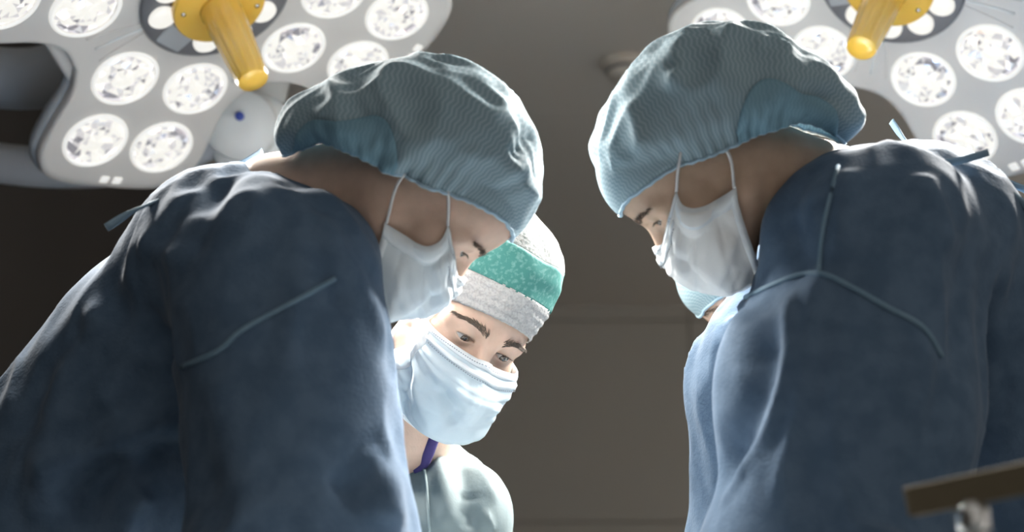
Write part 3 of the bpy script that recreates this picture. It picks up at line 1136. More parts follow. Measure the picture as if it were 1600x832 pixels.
# ---------------------------------------------------------------- pleated face mask
def face_mask(root, W, fs, s, cloth, edge_mat, seed, centre=None, top_c=(0.066, 0.051, 0.002), bot_c=(0.064, 0.016, -0.060),
              loops=((0.078, 0.011, 0.018), (0.078, -0.028, -0.020)), anchor=(0.074, -0.030, 0.030), pull=0.030, pleat=0.0014, creases=(), side_w=3):
    NS, NT = 85, 65
    cl = spline(centre if centre is not None else [(0.098, -0.012), (0.117, -0.030), (0.127, -0.052), (0.126, -0.076), (0.116, -0.104), (0.094, -0.126), (0.070, -0.132)], NT)
    S, Tt = np.linspace(-1, 1, NS), np.linspace(0, 1, NT)
    G = np.zeros((NS, NT, 3))
    for i, sv in enumerate(S):
        a = abs(sv)
        for j, t in enumerate(Tt):
            ys = top_c[1] + (bot_c[1] - top_c[1]) * t + pull * (1 - abs(2 * t - 1) ** 1.6)
            zs = top_c[2] + (bot_c[2] - top_c[2]) * t
            xs = top_c[0] + (bot_c[0] - top_c[0]) * t - 0.006 * math.sin(math.pi * t)
            ca = math.cos(a * math.pi / 2)
            x = xs * math.sin(a * math.pi / 2) ** (0.95)
            y = ys + (cl[j, 0] - ys) * ca ** 0.72
            z = zs + (cl[j, 1] - zs) * ca ** 0.9
            G[i, j] = (math.copysign(x, sv), y, z)
    flat = G.reshape(-1, 3)
    du = np.gradient(G, axis=0).reshape(-1, 3)
    dv = np.gradient(G, axis=1).reshape(-1, 3)
    nn = np.cross(du, dv)
    nn /= np.linalg.norm(nn, axis=1)[:, None] + 1e-9
    nn *= np.sign((nn * (flat - np.array([0, 0.02, -0.05]))).sum(1))[:, None]
    tt = np.tile(Tt, NS)
    ss = np.repeat(S, NT)
    # three pleats, each a step in the cloth, fading a little at the middle where the mask is opened
    saw = np.zeros(len(flat))
    for c in (0.27, 0.50, 0.73):
        w = (tt - c - 0.03 * ss * ss) / 0.05
        saw += np.where((w > -1) & (w < 1), np.exp(-w * w * 2) * 1.0 - 0.6 * np.exp(-((w - 0.9) ** 2) * 8), 0)
    st = np.stack([ss, tt * 1.2, 0 * tt], 1).astype(np.float32)
    fold = np.zeros(len(flat))
    for line, amp, wid in creases:                 # crisp creases along lines across the cloth (s, t)
        d, _t = polyline_dist(st, [(a, b * 1.2, 0) for a, b in line])
        fold += amp * np.clip(1 - d / wid, 0, 1)
    crease = 1 - 2 * np.abs(vnoise(flat, 26.0, seed))
    crease2 = 1 - 2 * np.abs(vnoise(flat * np.array([1, 1, 2.0]), 45.0, seed + 4))
    amp = np.clip(1 - np.abs(ss) ** 6, 0, 1) * np.clip(np.minimum(tt, 1 - tt) * 8, 0, 1)
    calm = 0.3 + 0.7 * np.clip(np.abs(ss) / 0.45, 0, 1)
    disp = (pleat * saw + (0.0050 * crease + 0.0012 * crease2) * calm + fold) * amp
    flat = flat + nn * disp[:, None]
    iw = np.linalg.inv(np.stack([W((1, 0, 0)) - W((0, 0, 0)), W((0, 1, 0)) - W((0, 0, 0)), W((0, 0, 1)) - W((0, 0, 0))], 1))
    flat = (clear_of_skin(W(flat), fs, 0.003) - W((0, 0, 0))) @ iw.T
    G = flat.reshape(NS, NT, 3)
    o = mesh_obj('mask', W(flat), grid_faces(NS, NT), cloth, root)
    sm = o.modifiers.new('thickness', 'SOLIDIFY')
    sm.thickness = 0.0012
    sm.offset = 0
    nng = nn.reshape(NS, NT, 3)
    # welded bindings along the four edges
    def strip(path, nor, inner, nm, mt, lift=0.0012):
        a, b = np.asarray(path) + nor * lift, np.asarray(inner) + nor * lift
        V = np.concatenate([a, b])
        m = len(a)
        F = [[k, k + 1, m + k + 1, m + k] for k in range(m - 1)]
        q = mesh_obj(nm, W(V), F, mt, o)
        md = q.modifiers.new('thickness', 'SOLIDIFY')
        md.thickness = 0.0012
        md.offset = 0
        return q
    strip(G[:, 0], nng[:, 0], G[:, 5], 'top_binding', edge_mat)
    strip(G[:, -1], nng[:, -1], G[:, -5], 'bottom_binding', edge_mat)
    strip(G[0, :], nng[0, :], G[side_w, :], 'side_binding', edge_mat)
    strip(G[-1, :], nng[-1, :], G[-1 - side_w, :], 'side_binding', edge_mat)
    # nose wire channel and two lines of stitching
    strip(G[6:-6, 8], nng[6:-6, 8], G[6:-6, 11], 'nose_wire_channel', edge_mat, 0.0016)
    for j in (3, 12):
        ctr = G[8:-8, j] + nng[8:-8, j] * 0.0028
        vs, fs = [], []
        fine = spline(ctr, 3 * len(ctr))
        for k in range(0, len(fine) - 3, 4):
            a, b = fine[k], fine[k + 2]
            d = nrm(b - a)
            w = np.array([0, 0, 0.00045])
            e = np.array([0, 0.0006, 0])
            m = len(vs)
            vs += [a - w, b - w, b + w, a + w, a - w - e, b - w - e, b + w - e, a + w - e]
            fs += [[m, m + 1, m + 2, m + 3], [m + 4, m + 7, m + 6, m + 5], [m, m + 4, m + 5, m + 1], [m + 2, m + 6, m + 7, m + 3]]
        mesh_obj('stitch_line', W(np.array(vs)), fs, 'stitch_grey', o, smooth=False)
    # ear loops
    for sx in (1, -1):
        cor = [G[-1 if sx > 0 else 0, 1], G[-1 if sx > 0 else 0, -2]]
        pts = [cor[0], np.array(loops[0]) * (sx, 1, 1), np.array(anchor) * (sx, 1, 1), np.array(loops[1]) * (sx, 1, 1), cor[1]]
        v, f = tube(W(spline(pts, 40)), 0.0017, 8)
        mesh_obj('ear_loop', v, f, 'loop_cord', o)
    return o


# ================================================================== LEFT NURSE
def build_left():
    s = 0.95
    d = 1.42
    HC = P(674, 297, d)
    front = cdir(0.46, -0.88, -0.10)
    up = cdir(0.88, 0.46, 0.02)
    C, M = frame(HC, front, up, s)
    k = FPX / d

    def hp(x, y):                                  # side-view photo point -> head-space (y, z)
        w = P(x, y, d) - C
        q = np.linalg.inv(M) @ w
        return (q[1], q[2])
    nb = P(440, 335, 1.47)
    neck = [(C + M @ np.array((0, -0.030, -0.045)), 0.052), (P(520, 312, 1.45), 0.056), (nb, 0.064), (P(360, 440, 1.50), 0.10)]
    ground = np.array([-0.86, 1.42, 0.0])
    root, W, (C, M, Mi), fs, body = person('person',
        'person in blue gown, bouffant cap and pale mask bending over from the left', HC, front, up, s, neck, True, 'skin_fair', (13, -20), h=0.0026)
    eyeballs(root, W, M, (0.42, 0.86, -0.26), s)
    hairs('eyebrow', root, W, fs, brow_spec(1, 130, 3), 'hair_brown')
    hairs('eyebrow', root, W, fs, brow_spec(-1, 130, 4), 'hair_brown')
    hairs('eyelashes', root, W, fs, lash_spec(1, 13, 34, 5, 72), 'hair_brown')
    hairs('eyelashes', root, W, fs, lash_spec(-1, 13, 34, 6, 72), 'hair_brown')
    out = [hp(*q) for q in ((800, 378), (830, 336), (842, 285), (838, 240), (820, 195), (790, 150), (750, 117), (700, 101), (640, 97), (580, 108), (520, 133), (465, 160), (437, 200), (444, 242))]
    hem = [hp(*q) for q in ((800, 378), (788, 352), (765, 328), (730, 306), (690, 291), (650, 277), (617, 264), (580, 243), (545, 226), (510, 220), (475, 232), (444, 242))]
    bouffant(root, W, fs, s, out, hem, 0.088, 11, folds=[
        ([(0.10, *hp(490, 165)), (0.11, *hp(560, 200)), (0.11, *hp(610, 250))], 0.008, 0.012),
        ([(0.10, *hp(640, 230)), (0.11, *hp(680, 200)), (0.10, *hp(700, 150))], 0.006, 0.012),
        ([(0.07, *hp(790, 250)), (0.06, *hp(810, 230)), (0.05, *hp(825, 200))], -0.008, 0.010),
        ([(0.09, *hp(760, 290)), (0.08, *hp(800, 265)), (0.05, *hp(830, 262))], 0.007, 0.010),
    ], flap=(80, 0.52, 0.93, 11))
    face_mask(root, W, fs, s, 'mask_pale', 'mask_edge', 21, top_c=(0.068, 0.042, 0.002), bot_c=(0.066, 0.006, -0.060), pull=0.028, centre=[(0.101, -0.020), (0.118, -0.034), (0.128, -0.054), (0.127, -0.077), (0.118, -0.106), (0.096, -0.130), (0.070, -0.136)], creases=[
        ([(0.95, 0.30), (0.7, 0.32), (0.45, 0.33)], 0.004, 0.16),
        ([(-0.95, 0.30), (-0.7, 0.32), (-0.45, 0.33)], 0.004, 0.16),
        ([(0.9, 0.55), (0.55, 0.45), (0.38, 0.60)], -0.007, 0.16),
        ([(-0.9, 0.55), (-0.55, 0.45), (-0.38, 0.60)], -0.007, 0.16),
        ([(0.75, 0.75), (0.5, 0.62), (0.32, 0.76)], 0.007, 0.18),
        ([(-0.75, 0.75), (-0.5, 0.62), (-0.32, 0.76)], 0.007, 0.18),
        ([(0.65, 0.12), (0.55, 0.40)], -0.004, 0.12), ([(-0.65, 0.12), (-0.55, 0.40)], -0.004, 0.12)])

    # gown: broad rounded back, near sleeve hanging, far sleeve reaching in
    sh, el = P(437, 444, 1.36), P(476, 900, 1.27)
    sh2, el2 = P(475, 460, 1.61), P(500, 900, 1.50)
    wr = np.array([-0.26, 1.20, 1.115])
    wr2 = np.array([-0.21, 1.40, 1.115])
    spine = [P(385, 440, 1.51), P(283, 590, 1.56), P(158, 810, 1.58), P(50, 1050, 1.57)]
    hip = spine[-1]

    def f0(p):
        d = cone(p, spine[0], spine[1], 0.120, 0.155)
        d = smin(d, cone(p, spine[1], spine[2], 0.155, 0.185), 0.05)
        d = smin(d, cone(p, spine[2], spine[3], 0.185, 0.20), 0.05)
        d = smin(d, cone(p, hip, (hip[0], hip[1], 0.28), 0.20, 0.26), 0.08)
        d = smin(d, cone(p, P(355, 408, 1.44), P(430, 420, 1.40), 0.094, 0.090), 0.05)
        d = smin(d, cone(p, P(360, 425, 1.50), sh2, 0.095, 0.085), 0.05)
        arm = cone(p, sh, el, 0.106, 0.102)
        arm = smin(arm, cone(p, el, wr, 0.095, 0.05), 0.05)
        d = smin(d, arm, 0.032)
        arm2 = smin(cone(p, sh2, el2, 0.080, 0.078), cone(p, el2, wr2, 0.08, 0.05), 0.04)
        d = smin(d, arm2, 0.04)
        return smax(d, -p[:, 2] + 0.30, 0.02)
    folds = [
        ([(284, 574), (290, 620), (299, 667), (318, 740), (341, 830)], -0.006, 0.024),
        ([(250, 470), (265, 520), (284, 574)], -0.008, 0.018),
        ([(277, 655), (225, 672), (171, 695), (107, 731), (64, 766)], 0.030, 0.020),
        ([(285, 690), (213, 715), (150, 755), (120, 832)], -0.024, 0.024),
        ([(340, 575), (360, 660), (385, 760), (420, 850)], 0.010, 0.022),
        ([(235, 382), (262, 398), (300, 411)], 0.012, 0.014),
        ([(310, 300), (270, 350), (225, 400), (190, 470)], 0.008, 0.020),
        ([(350, 290), (330, 350), (300, 400)], -0.008, 0.020),
        ([(491, 332), (526, 404), (569, 482), (590, 560)], 0.010, 0.012),
        ([(470, 340), (500, 410), (540, 500)], -0.008, 0.014),
        ([(500, 300), (550, 370), (590, 450)], 0.007, 0.012),
        ([(190, 470), (120, 560), (60, 680)], 0.016, 0.026),
        ([(150, 500), (90, 580), (30, 700)], -0.014, 0.022),
        ([(205, 600), (140, 640), (85, 700), (60, 832)], 0.018, 0.022),
        ([(230, 760), (205, 800), (195, 850)], 0.020, 0.018),
        ([(200, 545), (250, 560), (284, 574)], 0.010, 0.016),
        ([(560, 700), (590, 760), (600, 832)], 0.012, 0.025),
        ([(520, 780), (560, 740), (600, 700)], -0.010, 0.018),
        ([(400, 340), (395, 420), (370, 500)], -0.006, 0.030),
    ]
    lo = np.array([-1.25, 0.95, 0.27])
    hi = np.array([0.12, 2.0, 1.85])
    g, fg = gown(root, f0, lo, hi, 0.0066, 'gown_blue', folds, 0.010, 5, (12, 12, 5))
    seam(g, f0, [(523, 436), (441, 482), (377, 517), (341, 549), (284, 574)], 0.0029, 'gown_seam')
    # loose tie ends at the back of the neck
    for pts in ([P(250, 312, 1.40), P(205, 332, 1.38), P(166, 356, 1.37)], [P(345, 270, 1.52), P(380, 254, 1.53), P(410, 236, 1.54)]):
        v, f = tube(spline(np.array(pts), 12), 0.0055, 8, flat=0.35, side=(0.5, 0.3, 0.8))
        mesh_obj('tie', v, f, 'tie_blue', g)
    legs_and_shoes(root, hip[0], hip[1], 0.0)
    gloved_hand(root, wr, nrm(wr - el), (0, 0.1, 1), -1)
    gloved_hand(root, wr2, nrm(wr2 - el2), (0, 0.1, 1), 1)
    return root


# ================================================================== RIGHT NURSE
def build_right():
    s = 0.95
    d = 1.44
    HC = P(1084, 254, d)
    front = cdir(-0.52, -0.85, -0.12)
    up = cdir(-0.85, 0.52, -0.02)
    C, M = frame(HC, front, up, s)

    def hp(x, y):
        q = np.linalg.inv(M) @ (P(x, y, d) - C)
        return (q[1], q[2])
    neck = [(C + M @ np.array((0, -0.030, -0.045)), 0.052), (P(1215, 285, 1.46), 0.056), (P(1290, 320, 1.48), 0.064), (P(1400, 430, 1.50), 0.10)]
    root, W, (C, M, Mi), fs, body = person('person',
        'person in blue gown with branching seams and white mask bending over from the right', HC, front, up, s, neck, True, 'skin_tan', (13, -20), h=0.0026)
    eyeballs(root, W, M, (-0.42, 0.86, -0.26), s)
    hairs('eyebrow', root, W, fs, brow_spec(1, 130, 13), 'hair_brown')
    hairs('eyebrow', root, W, fs, brow_spec(-1, 130, 14), 'hair_brown')
    hairs('eyelashes', root, W, fs, lash_spec(1, 13, 34, 15, 72), 'hair_brown')
    hairs('eyelashes', root, W, fs, lash_spec(-1, 13, 34, 16, 72), 'hair_brown')
    out = [hp(*q) for q in ((977, 326), (945, 285), (929, 232), (940, 190), (965, 140), (1000, 94), (1045, 62), (1105, 48), (1180, 51), (1240, 75), (1290, 120), (1325, 160), (1342, 192), (1316, 224))]
    hem = [hp(*q) for q in ((977, 326), (986, 300), (1008, 281), (1040, 262), (1080, 248), (1120, 235), (1160, 217), (1200, 200), (1240, 194), (1280, 204), (1316, 224))]
    bouffant(root, W, fs, s, out, hem, 0.088, 31, folds=[
        ([(-0.10, *hp(1160, 190)), (-0.11, *hp(1220, 140)), (-0.10, *hp(1290, 125))], 0.009, 0.012),
        ([(-0.10, *hp(1190, 195)), (-0.11, *hp(1240, 160)), (-0.10, *hp(1290, 160))], -0.008, 0.012),
        ([(-0.06, *hp(1045, 95)), (-0.08, *hp(1062, 115)), (-0.09, *hp(1040, 150))], 0.009, 0.007),
        ([(-0.09, *hp(985, 160)), (-0.10, *hp(995, 200)), (-0.10, *hp(1010, 240))], 0.006, 0.008),
        ([(-0.05, *hp(1100, 62)), (-0.05, *hp(1170, 70)), (-0.05, *hp(1240, 95))], 0.006, 0.010),
        ([(-0.05, *hp(1200, 205)), (-0.05, *hp(1250, 150)), (-0.05, *hp(1300, 150)), (-0.05, *hp(1330, 190))], 0.008, 0.010),
    ], flap=(0, 0.52, 0.92, 13))
    face_mask(root, W, fs, s, 'mask_white', 'mask_edge', 41, top_c=(0.068, 0.039, 0.004), bot_c=(0.066, 0.0, -0.052), pull=0.028, centre=[(0.101, -0.020), (0.118, -0.034), (0.128, -0.054), (0.127, -0.077), (0.118, -0.106), (0.096, -0.130), (0.070, -0.136)], creases=[
        ([(0.95, 0.30), (0.7, 0.32), (0.45, 0.33)], 0.004, 0.16),
        ([(-0.95, 0.30), (-0.7, 0.32), (-0.45, 0.33)], 0.004, 0.16),
        ([(0.9, 0.55), (0.55, 0.45), (0.38, 0.60)], -0.007, 0.16),
        ([(-0.9, 0.55), (-0.55, 0.45), (-0.38, 0.60)], -0.007, 0.16),
        ([(0.75, 0.75), (0.5, 0.62), (0.32, 0.76)], 0.007, 0.18),
        ([(-0.75, 0.75), (-0.5, 0.62), (-0.32, 0.76)], 0.007, 0.18),
        ([(0.65, 0.12), (0.55, 0.40)], -0.004, 0.12), ([(-0.65, 0.12), (-0.55, 0.40)], -0.004, 0.12)])

    sh, el = P(1362, 400, 1.38), P(1285, 900, 1.28)
    sh2, el2 = P(1272, 455, 1.66), P(1192, 900, 1.58)
    wr = np.array([0.34, 1.20, 1.115])
    wr2 = np.array([0.30, 1.40, 1.115])
    spine = [P(1432, 400, 1.53), P(1525, 520, 1.59), P(1655, 780, 1.61), P(1740, 1050, 1.60)]
    hip = spine[-1]

    def f0(p):
        d = cone(p, spine[0], spine[1], 0.120, 0.150)
        d = smin(d, cone(p, spine[1], spine[2], 0.150, 0.175), 0.05)
        d = smin(d, cone(p, spine[2], spine[3], 0.175, 0.20), 0.05)
        d = smin(d, cone(p, hip, (hip[0], hip[1], 0.28), 0.20, 0.22), 0.08)
        d = smin(d, cone(p, P(1370, 380, 1.44), P(1440, 390, 1.46), 0.10, 0.105), 0.05)
        d = smin(d, cone(p, P(1400, 400, 1.52), sh2, 0.10, 0.088), 0.05)
        arm = cone(p, sh, P(1320, 640, 1.33), 0.116, 0.120)
        arm = smin(arm, cone(p, P(1320, 640, 1.33), el, 0.120, 0.112), 0.05)
        arm = smin(arm, cone(p, el, wr, 0.10, 0.05), 0.05)
        d = smin(d, arm, 0.022)
        arm2 = smin(cone(p, sh2, P(1203, 600, 1.60), 0.088, 0.088), cone(p, P(1203, 600, 1.60), el2, 0.088, 0.084), 0.04)
        arm2 = smin(arm2, cone(p, el2, wr2, 0.08, 0.05), 0.04)
        d = smin(d, arm2, 0.03)
        return smax(d, -p[:, 2] + 0.30, 0.02)
    folds = [
        ([(1242, 452), (1231, 564), (1197, 671), (1121, 790)], 0.018, 0.011),
        ([(1200, 500), (1190, 600), (1160, 690), (1120, 750)], -0.022, 0.028),
        ([(1170, 466), (1150, 510), (1130, 552)], 0.012, 0.010),
        ([(1275, 440), (1261, 564), (1242, 686), (1212, 812)], 0.010, 0.012),
        ([(1515, 340), (1508, 430), (1500, 504), (1485, 564), (1462, 656), (1451, 760)], -0.014, 0.022),
        ([(1432, 270), (1460, 330), (1485, 400)], 0.010, 0.014),
        ([(1330, 262), (1318, 340), (1310, 420)], 0.008, 0.012),
        ([(1240, 330), (1255, 400), (1268, 430)], -0.007, 0.016),
        ([(1560, 380), (1550, 480), (1540, 600), (1545, 700)], 0.012, 0.018),
        ([(1420, 520), (1440, 600), (1430, 700), (1420, 800)], 0.008, 0.020),
        ([(1350, 480), (1400, 540), (1420, 620)], -0.006, 0.018),
    ]
    lo = np.array([-0.02, 0.95, 0.27])
    hi = np.array([1.30, 2.0, 1.85])
    g, fg = gown(root, f0, lo, hi, 0.0066, 'gown_blue', folds, 0.010, 9, (12, 12, 5))
    seam(g, f0, [(1166, 466), (1235, 435), (1280, 428), (1318, 443), (1386, 481), (1440, 511), (1470, 557)], 0.0030, 'gown_seam')
    seam(g, f0, [(1280, 428), (1288, 352), (1310, 261)], 0.0026, 'gown_seam')
    for pts, mt in (([P(1425, 232, 1.50), P(1408, 212, 1.52), P(1393, 190, 1.53)], 'tie_blue'),
                ([P(1470, 256, 1.38), P(1505, 250, 1.37), P(1545, 238, 1.36)], 'tie_blue'),
                ([P(1490, 262, 1.42), P(1540, 280, 1.42), P(1590, 312, 1.42), P(1630, 345, 1.42)], 'tie_blue'),
                ([P(1500, 262, 1.46), P(1560, 280, 1.46), P(1640, 312, 1.46)], 'tie_blue')):
        v, f = tube(spline(np.array(pts), 14), 0.0058, 8, flat=0.35, side=(0.3, 0.3, 0.9))
        mesh_obj('tie', v, f, mt, g)
    legs_and_shoes(root, hip[0], hip[1], math.pi)
    gloved_hand(root, wr, nrm(wr - el), (0, 0.1, 1), 1)
    gloved_hand(root, wr2, nrm(wr2 - el2), (0, 0.1, 1), -1)
    return root


# ================================================================== SURGEON AT THE BACK
def build_surgeon():
    s = 1.06
    psi, phi, roll = math.radians(32), math.radians(8), math.radians(35)

    def orient(v):                                  # v = (right, up, viewer) of a head that faces the viewer
        x, y, z = v
        x, z = x * math.cos(psi) + z * math.sin(psi), -x * math.sin(psi) + z * math.cos(psi)
        y, z = y * math.cos(phi) - z * math.sin(phi), y * math.sin(phi) + z * math.cos(phi)
        x, y = x * math.cos(roll) + y * math.sin(roll), -x * math.sin(roll) + y * math.cos(roll)
        return cdir(x, y, z)
    front, up = orient((0, 0, 1)), orient((0, 1, 0))
    d = 1.66
    HC = P(756, 541, d) - front * 0.079 * s
    C, M = frame(HC, front, up, s)
    neck = [(C + M @ np.array((0, -0.020, -0.055)), 0.056), (P(640, 660, 1.79), 0.060), (P(620, 740, 1.85), 0.072), (P(600, 900, 1.92), 0.12)]
    root, W, (C, M, Mi), fs, body = person('person',
        'person in aqua gown with green and white cap, facing us between the others', HC, front, up, s, neck, False, 'skin_fair', (11, -21), h=0.0019)
    eyeballs(root, W, M, (-0.12, 0.95, -0.20), s)
    for sd, k in ((1, 51), (-1, 52)):
        hairs('eyebrow', root, W, fs, brow_spec(sd, 260, k))
        hairs('eyelashes', root, W, fs, lash_spec(sd, 11, 34, k + 5))
    # fitted cap in three bands: elastic band, green stripe, mesh crown
    cap = empty('cap', C - np.array(root.location))
    cap.parent = root
    NP = 120
    ph = np.linspace(0, 2 * np.pi, NP, endpoint=False)

    def ring(t):
        """closed ring at height t of the cap (0 hem .. 1 top), head space"""
        zf = np.interp(t, [0, .3, .62, .85, 1], [0.043, 0.082, 0.128, 0.150, 0.158])
        zb = np.interp(t, [0, .3, .62, .85, 1], [-0.035, 0.020, 0.085, 0.135, 0.158])
        k = np.interp(t, [0, .12, .3, .5, .62, .75, .85, .93, 1], [1.0, 1.02, 1.035, 0.99, 0.90, 0.76, 0.58, 0.36, 0.03])
        c = (1 + np.cos(ph)) / 2
        x = 0.0785 * k * np.sin(ph)
        y = -0.006 - 0.012 * t + 0.104 * k * np.cos(ph)
        z = zb + (zf - zb) * c
        return np.stack([x, y, z], 1)
    bands = (('elastic_band', 0.0, 0.31, 'cap_white', 14), ('green_stripe', 0.30, 0.62, 'cap_teal', 14), ('mesh_crown', 0.61, 1.0, 'cap_mesh', 18))
    for nm, a, b, mt, nr in bands:
        vs = []
        for i, t in enumerate(np.linspace(a, b, nr)):
            r = ring(t)
            cen = np.array([0, -0.01, 0.05])
            out = (r - cen) / np.linalg.norm(r - cen, axis=1)[:, None]
            w = 0.0035 * (1 - 2 * np.abs(vnoise(r, 22, 61))) + 0.0015 * vnoise(r, 60, 62)
            if nm == 'elastic_band':                 # crimped by the rows of elastic
                w = w * 0.4 + 0.0011 * np.sin(ph * 46 + 2 * vnoise(r, 50, 3)) + 0.0010 * math.sin(i * 1.9) + 0.0015
            vs.append(r + out * w[:, None])
        V = np.concatenate(vs)
        F = [[k * NP + j, k * NP + (j + 1) % NP, (k + 1) * NP + (j + 1) % NP, (k + 1) * NP + j] for k in range(nr - 1) for j in range(NP)]
        if nm == 'mesh_crown':
            F.append([(nr - 1) * NP + j for j in range(NP)])
        o = mesh_obj(nm, W(V), F, mt, cap)
        md = o.modifiers.new('thickness', 'SOLIDIFY')
        md.thickness = 0.0014
        md.offset = 0
        if nm == 'elastic_band':
            o['label'] = 'white crimped elastic band'
        elif nm == 'green_stripe':
            o['label'] = 'mint green stripe'
    face_mask(root, W, fs, s, 'mask_cloth', 'mask_edge', 77,
              centre=[(0.102, -0.013), (0.119, -0.030), (0.130, -0.052), (0.128, -0.078), (0.118, -0.106), (0.094, -0.128), (0.070, -0.134)],
              top_c=(0.071, 0.046, -0.010), bot_c=(0.068, 0.010, -0.082), loops=((0.080, 0.016, 0.008), (0.080, -0.012, -0.050)), anchor=(0.080, -0.030, -0.010), pull=0.012, pleat=0.0016, side_w=7, creases=[
                  ([(0.95, 0.34), (0.45, 0.36), (0.05, 0.36)], 0.008, 0.12),
                  ([(0.95, 0.46), (0.55, 0.58), (0.15, 0.70), (-0.2, 0.66), (-0.9, 0.62)], 0.011, 0.20),
                  ([(0.35, 0.42), (0.10, 0.50)], -0.010, 0.12),
                  ([(0.02, 0.02), (0.0, 0.25), (-0.10, 0.45)], 0.004, 0.14),
                  ([(0.8, 0.60), (0.5, 0.85), (0.3, 0.95)], -0.008, 0.16)])

    sh, el = P(703, 822, 1.78), P(690, 1080, 1.76)
    sh2, el2 = P(485, 800, 2.05), P(510, 1080, 1.90)
    wr = np.array([0.07, 1.72, 1.10])
    wr2 = np.array([-0.05, 1.78, 1.10])
    top = P(620, 800, 1.92)
    hip = np.array([-0.17, 2.20, 0.85])

    def f0(p):
        d = cone(p, top, hip, 0.125, 0.16)
        d = smin(d, cone(p, P(640, 745, 1.87), P(690, 810, 1.80), 0.050, 0.070), 0.05)
        d = smin(d, cone(p, P(600, 760, 1.90), P(640, 745, 1.87), 0.075, 0.060), 0.04)
        d = smin(d, cone(p, P(664, 738, 1.85), P(708, 800, 1.79), 0.046, 0.066), 0.04)
        d = smin(d, cone(p, P(664, 738, 1.85), P(690, 702, 1.815), 0.040, 0.014), 0.03)
        d = smin(d, cone(p, P(618, 775, 1.84), P(650, 775, 1.83), 0.055, 0.055), 0.04)
        d = smin(d, cone(p, top, sh2, 0.10, 0.085), 0.05)
        d = smin(d, cone(p, hip, (hip[0], hip[1], 0.28), 0.17, 0.21), 0.08)
        a = smin(cone(p, sh, el, 0.078, 0.078), cone(p, el, wr, 0.075, 0.05), 0.04)
        b = smin(cone(p, sh2, el2, 0.085, 0.08), cone(p, el2, wr2, 0.075, 0.05), 0.04)
        d = smin(smin(d, a, 0.04), b, 0.04)
        return smax(d, -p[:, 2] + 0.30, 0.02)
    folds = [
        ([(684, 690), (690, 740), (697, 790), (700, 832)], 0.008, 0.012),
        ([(664, 740), (668, 790), (674, 832)], 0.005, 0.006),
        ([(700, 690), (722, 740), (732, 800), (735, 832)], -0.008, 0.014),
        ([(730, 700), (752, 740), (770, 790)], 0.006, 0.010),
        ([(716, 776), (735, 778), (756, 776)], -0.005, 0.004),
        ([(716, 803), (735, 804), (752, 806)], -0.005, 0.004),
        ([(755, 800), (762, 815), (768, 832)], 0.005, 0.006),
    ]
    g, fg = gown(root, f0, np.array([-0.75, 1.4, 0.27]), np.array([0.22, 2.55, 1.62]), 0.0062, 'gown_aqua', folds, 0.004, 3)
    # collar of the purple scrub top between neck and gown
    col = np.array([snap(fs, 648, 738, 1.5), snap(fs, 662, 728, 1.5), snap(fs, 668, 712, 1.5), snap(fs, 674, 696, 1.5), snap(fs, 680, 680, 1.5)])
    v, f = tube(spline(col, 16), [0.004 + 0.004 * min(1, i / 8) for i in range(16)], 10)
    mesh_obj('scrub_collar', v, f, 'scrub_purple', root)
    seam(g, f0, [(610, 700), (640, 712), (662, 732), (668, 780), (672, 832)], 0.0022, 'aqua_seam')
    legs_and_shoes(root, hip[0], hip[1], -math.pi / 2)
    gloved_hand(root, wr, nrm(wr - el), (0, 0.1, 1), 1)
    gloved_hand(root, wr2, nrm(wr2 - el2), (0, 0.1, 1), -1)
    return root


